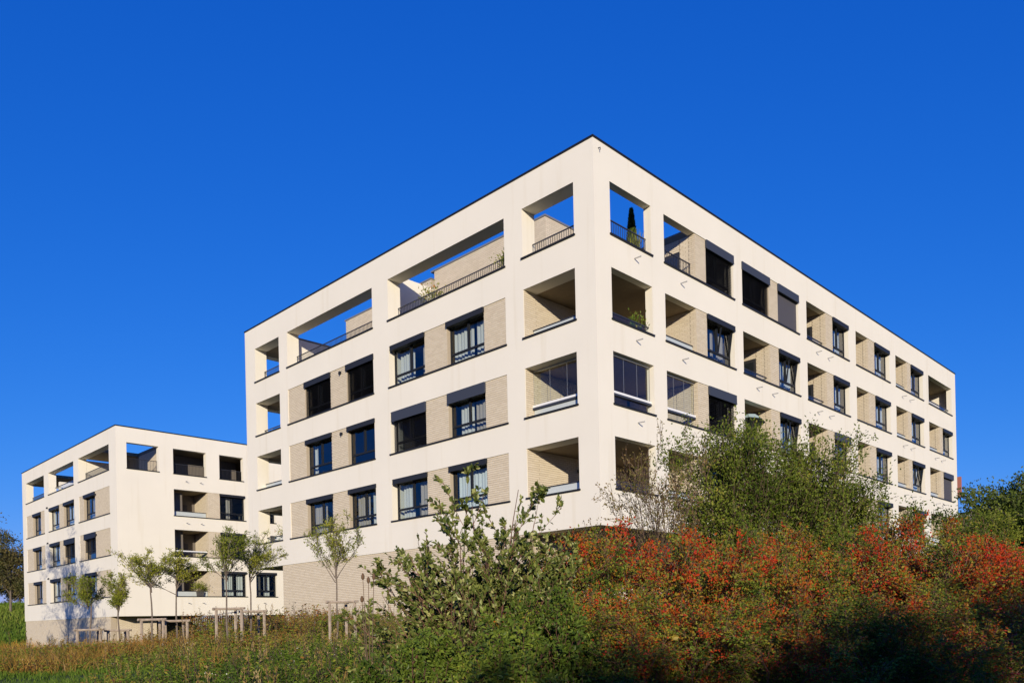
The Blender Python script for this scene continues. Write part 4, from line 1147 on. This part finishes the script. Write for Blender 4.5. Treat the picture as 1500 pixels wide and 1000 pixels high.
# stair railing between the two blocks
def fence():
    d = 44
    p0 = np.array([*at(rd(284, d), d), 0.]); p1 = np.array([*at(rd(362, d), d), 0.])
    za, zb = zpx(284, 905, d), zpx(362, 893, d)
    root = thing('stair_railing', 'pale metal railing climbing beside the base of the further block', 'railing', (p0[0], p0[1], za - 1.1))
    off = np.array([p0[0], p0[1], za - 1.1])
    mb = MB()
    for dz in (0, -.85): mb.tube([p0 + np.array([0, 0, za + dz]), p1 + np.array([0, 0, zb + dz])], .025, 6)
    mb.build('rails', M['greysteel'], root, off=off, kind='stuff')
    n = 30; f = np.linspace(0, 1, n)[:, None]
    T = p0 + (p1 - p0) * f; zt = (za + (zb - za) * f[:, 0])
    mb = MB(); A0 = T.copy(); A0[:, 2] = zt - .9; A1 = T.copy(); A1[:, 2] = zt
    thin_segments(mb, A0, A1, np.full(n, .012), np.full(n, .012), 4); mb.build('bars', M['greysteel'], root, off=off, kind='stuff')
fence()

# ------------------------------------------------------------------ things on the balconies
def pot_plant(name, label, p, h, rad, mat, seed, pot=(.4, .3, .3), flowers=0, lsize=.07, n=500, cat='potted plant'):
    rg = np.random.default_rng(seed); root = thing(name, label, cat, tuple(p))
    a, b, c = pot
    mb = MB(); mb.add([(-a / 2 * .85, -b / 2 * .85, 0), (a / 2 * .85, -b / 2 * .85, 0), (a / 2 * .85, b / 2 * .85, 0), (-a / 2 * .85, b / 2 * .85, 0), (-a / 2, -b / 2, c), (a / 2, -b / 2, c), (a / 2, b / 2, c), (-a / 2, b / 2, c)], MB.BF)
    mb.build('planter', M['pot'], root, off=(0, 0, 0))
    P = rg.normal(size=(n, 3)) * np.array([max(rad, a * .4) * .5, rad * .5, h * .24]) + np.array([0, 0, c + h * .45]); P[:, 2] = np.maximum(P[:, 2], c * .9)
    ax = unit(P - np.array([0, 0, c]) + rg.normal(size=P.shape) * .2)
    k = min(30, n // 8)
    mb = MB(); thin_segments(mb, np.tile(np.array([[0, 0, c * .8]]), (k, 1)) + rg.normal(size=(k, 3)) * [a * .25, .03, 0], P[:k], np.full(k, .008), np.full(k, .004)); mb.build('stems', M['twig'], root, off=(0, 0, 0))
    mb = MB(); leaf_cards(mb, P, ax, lsize * rg.uniform(.7, 1.3, n), lsize * .45, np.clip(rg.normal(.5, .25, n), 0, 1), rg); mb.build('foliage', M[mat], root, tint=True, kind='stuff', off=(0, 0, 0))
    if flowers:
        q = P[rg.choice(n, flowers)] + np.array([0, -.03, .05]); mb = MB(); leaf_cards(mb, q, rg.normal(size=q.shape), .07, .07, 0, rg); mb.build('flowers', M['petal'], root, kind='stuff', off=(0, 0, 0))
pot_plant('potted_flowers', 'orange flowering plant behind the roof terrace railing, left end', (-9.9, 1.0, 15.32), .95, .5, 'l_young', 401, (.7, .3, .3), 40, .1)
pot_plant('potted_grass', 'yellow green bushy plant at the right end of the long terrace railing', (-5.0, .95, 15.32), .75, .5, 'l_young', 402, (.8, .3, .3), 0, .1, 700)
pot_plant('potted_shrub', 'leafy green plant in the corner balcony below the roof terrace', (-.6, 3.1, 11.9), .95, .3, 'l_bramble', 403, (.35, .35, .4), 0, .12, 220)
pot_plant('window_box', 'planter of orange flowers on the lowest end balcony', (-22.6, .95, 6.1), .75, .5, 'l_young', 404, (1.6, .3, .35), 30, .1, 600)
pot_plant('balcony_planter', 'planter of mixed plants in front of the green panel', (-.16, 18.0, 6.34), .4, .5, 'l_bramble', 405, (.25, 1.9, .2), 12, .09, 400)
pot_plant('potted_bush', 'round potted bush on the lowest balcony of the further block', (OX - .25, OY + 5.9, 4.13), .7, .5, 'l_young', 406, (.5, .5, .35), 0, .12, 500)
# slim conifer and yellow grass on the corner roof terrace
root = thing('potted_conifer', 'tall dark conifer in the corner of the roof terrace', 'potted plant', (-1.2, 3.85, 14.55))
rg_ = np.random.default_rng(410)
mb = MB(); mb.tube([(0, 0, 0), (0, 0, 2.9)], [.05, .01], 6); mb.build('trunk', M['bark'], root, off=(0, 0, 0))
n = 2600; h_ = rg_.random(n) ** .9; a = rg_.uniform(0, 6.28, n); rr_ = .30 * (1 - h_) ** .7 * rg_.uniform(.5, 1, n)
P = np.stack([np.cos(a) * rr_, np.sin(a) * rr_, .35 + h_ * 2.7], -1)
mb = MB(); leaf_cards(mb, P, np.stack([np.cos(a), np.sin(a), 1.5 + 0 * a], -1), .13, .04, np.clip(rg_.normal(.3, .2, n), 0, 1), rg_); mb.build('crown', M['l_dark'], root, tint=True, kind='stuff', off=(0, 0, 0))
root = thing('potted_grass', 'arching yellow green grass beside the terrace conifer', 'potted plant', (-.62, 3.25, 14.9))
mb = MB(); n = 160; blades(rg_.normal(size=n) * .06, rg_.normal(size=n) * .06, np.zeros(n), rg_.uniform(.9, 1.6, n), rg_.uniform(.02, .03, n), .25, rg_.uniform(.5, 1, n), rg_, mb); mb.build('blades', M['l_young'], root, tint=True, kind='stuff', off=(0, 0, 0))
mb = MB(); mb.tube([(0, 0, 0), (0, 0, .3)], [.14, .18], 10); mb.build('planter', M['pot'], root, off=(0, 0, 0))
# mint parasol on a right face balcony
root = thing('parasol', 'mint green parasol tilted open on a right face balcony', 'parasol', (-.5, 11.5, 8.3))
mb = MB(); V = [(0, 0, 2.45)]; k = 8
for ring, (rr_, dz) in enumerate(((.55, -.12), (1.05, -.36))):
    for j in range(k):
        a = 2 * math.pi * j / k; V.append((rr_ * .6 * math.cos(a), rr_ * math.sin(a), 2.45 + dz + .12 * math.cos(a)))
F3 = [[0, 1 + j, 1 + (j + 1) % k, 1 + (j + 1) % k] for j in range(k)]
mb.add(V, [[1 + j, 1 + k + j, 1 + k + (j + 1) % k, 1 + (j + 1) % k] for j in range(k)])
mb.add(V, [[0, 1 + j, 1 + (j + 1) % k] for j in range(k)])
mb.build('canopy', M['mint'], root, off=(0, 0, 0))
mb = MB(); mb.tube([(0, 0, 0), (0, 0, 2.4)], .025, 6); mb.build('pole', M['steel'], root, off=(0, 0, 0))
mb = MB(); mb.tube([(0, 0, 0), (0, 0, .08)], .25, 10); mb.build('base', M['steel'], root, off=(0, 0, 0))
# green privacy panel on the next balcony along
root = thing('privacy_screen', 'dark green privacy screen standing on a right face balcony', 'screen', (-.5, 18.2, 5.3))
mb = MB(); mb.box((-.35, .5, .3), (.02, .56, 2.6)); mb.build('panel', M['green'], root, off=(0, 0, 0))
mb = MB(); mb.box((.02, .49, .0), (.06, .57, 2.7)); mb.build('post', M['steel'], root, off=(0, 0, 0))
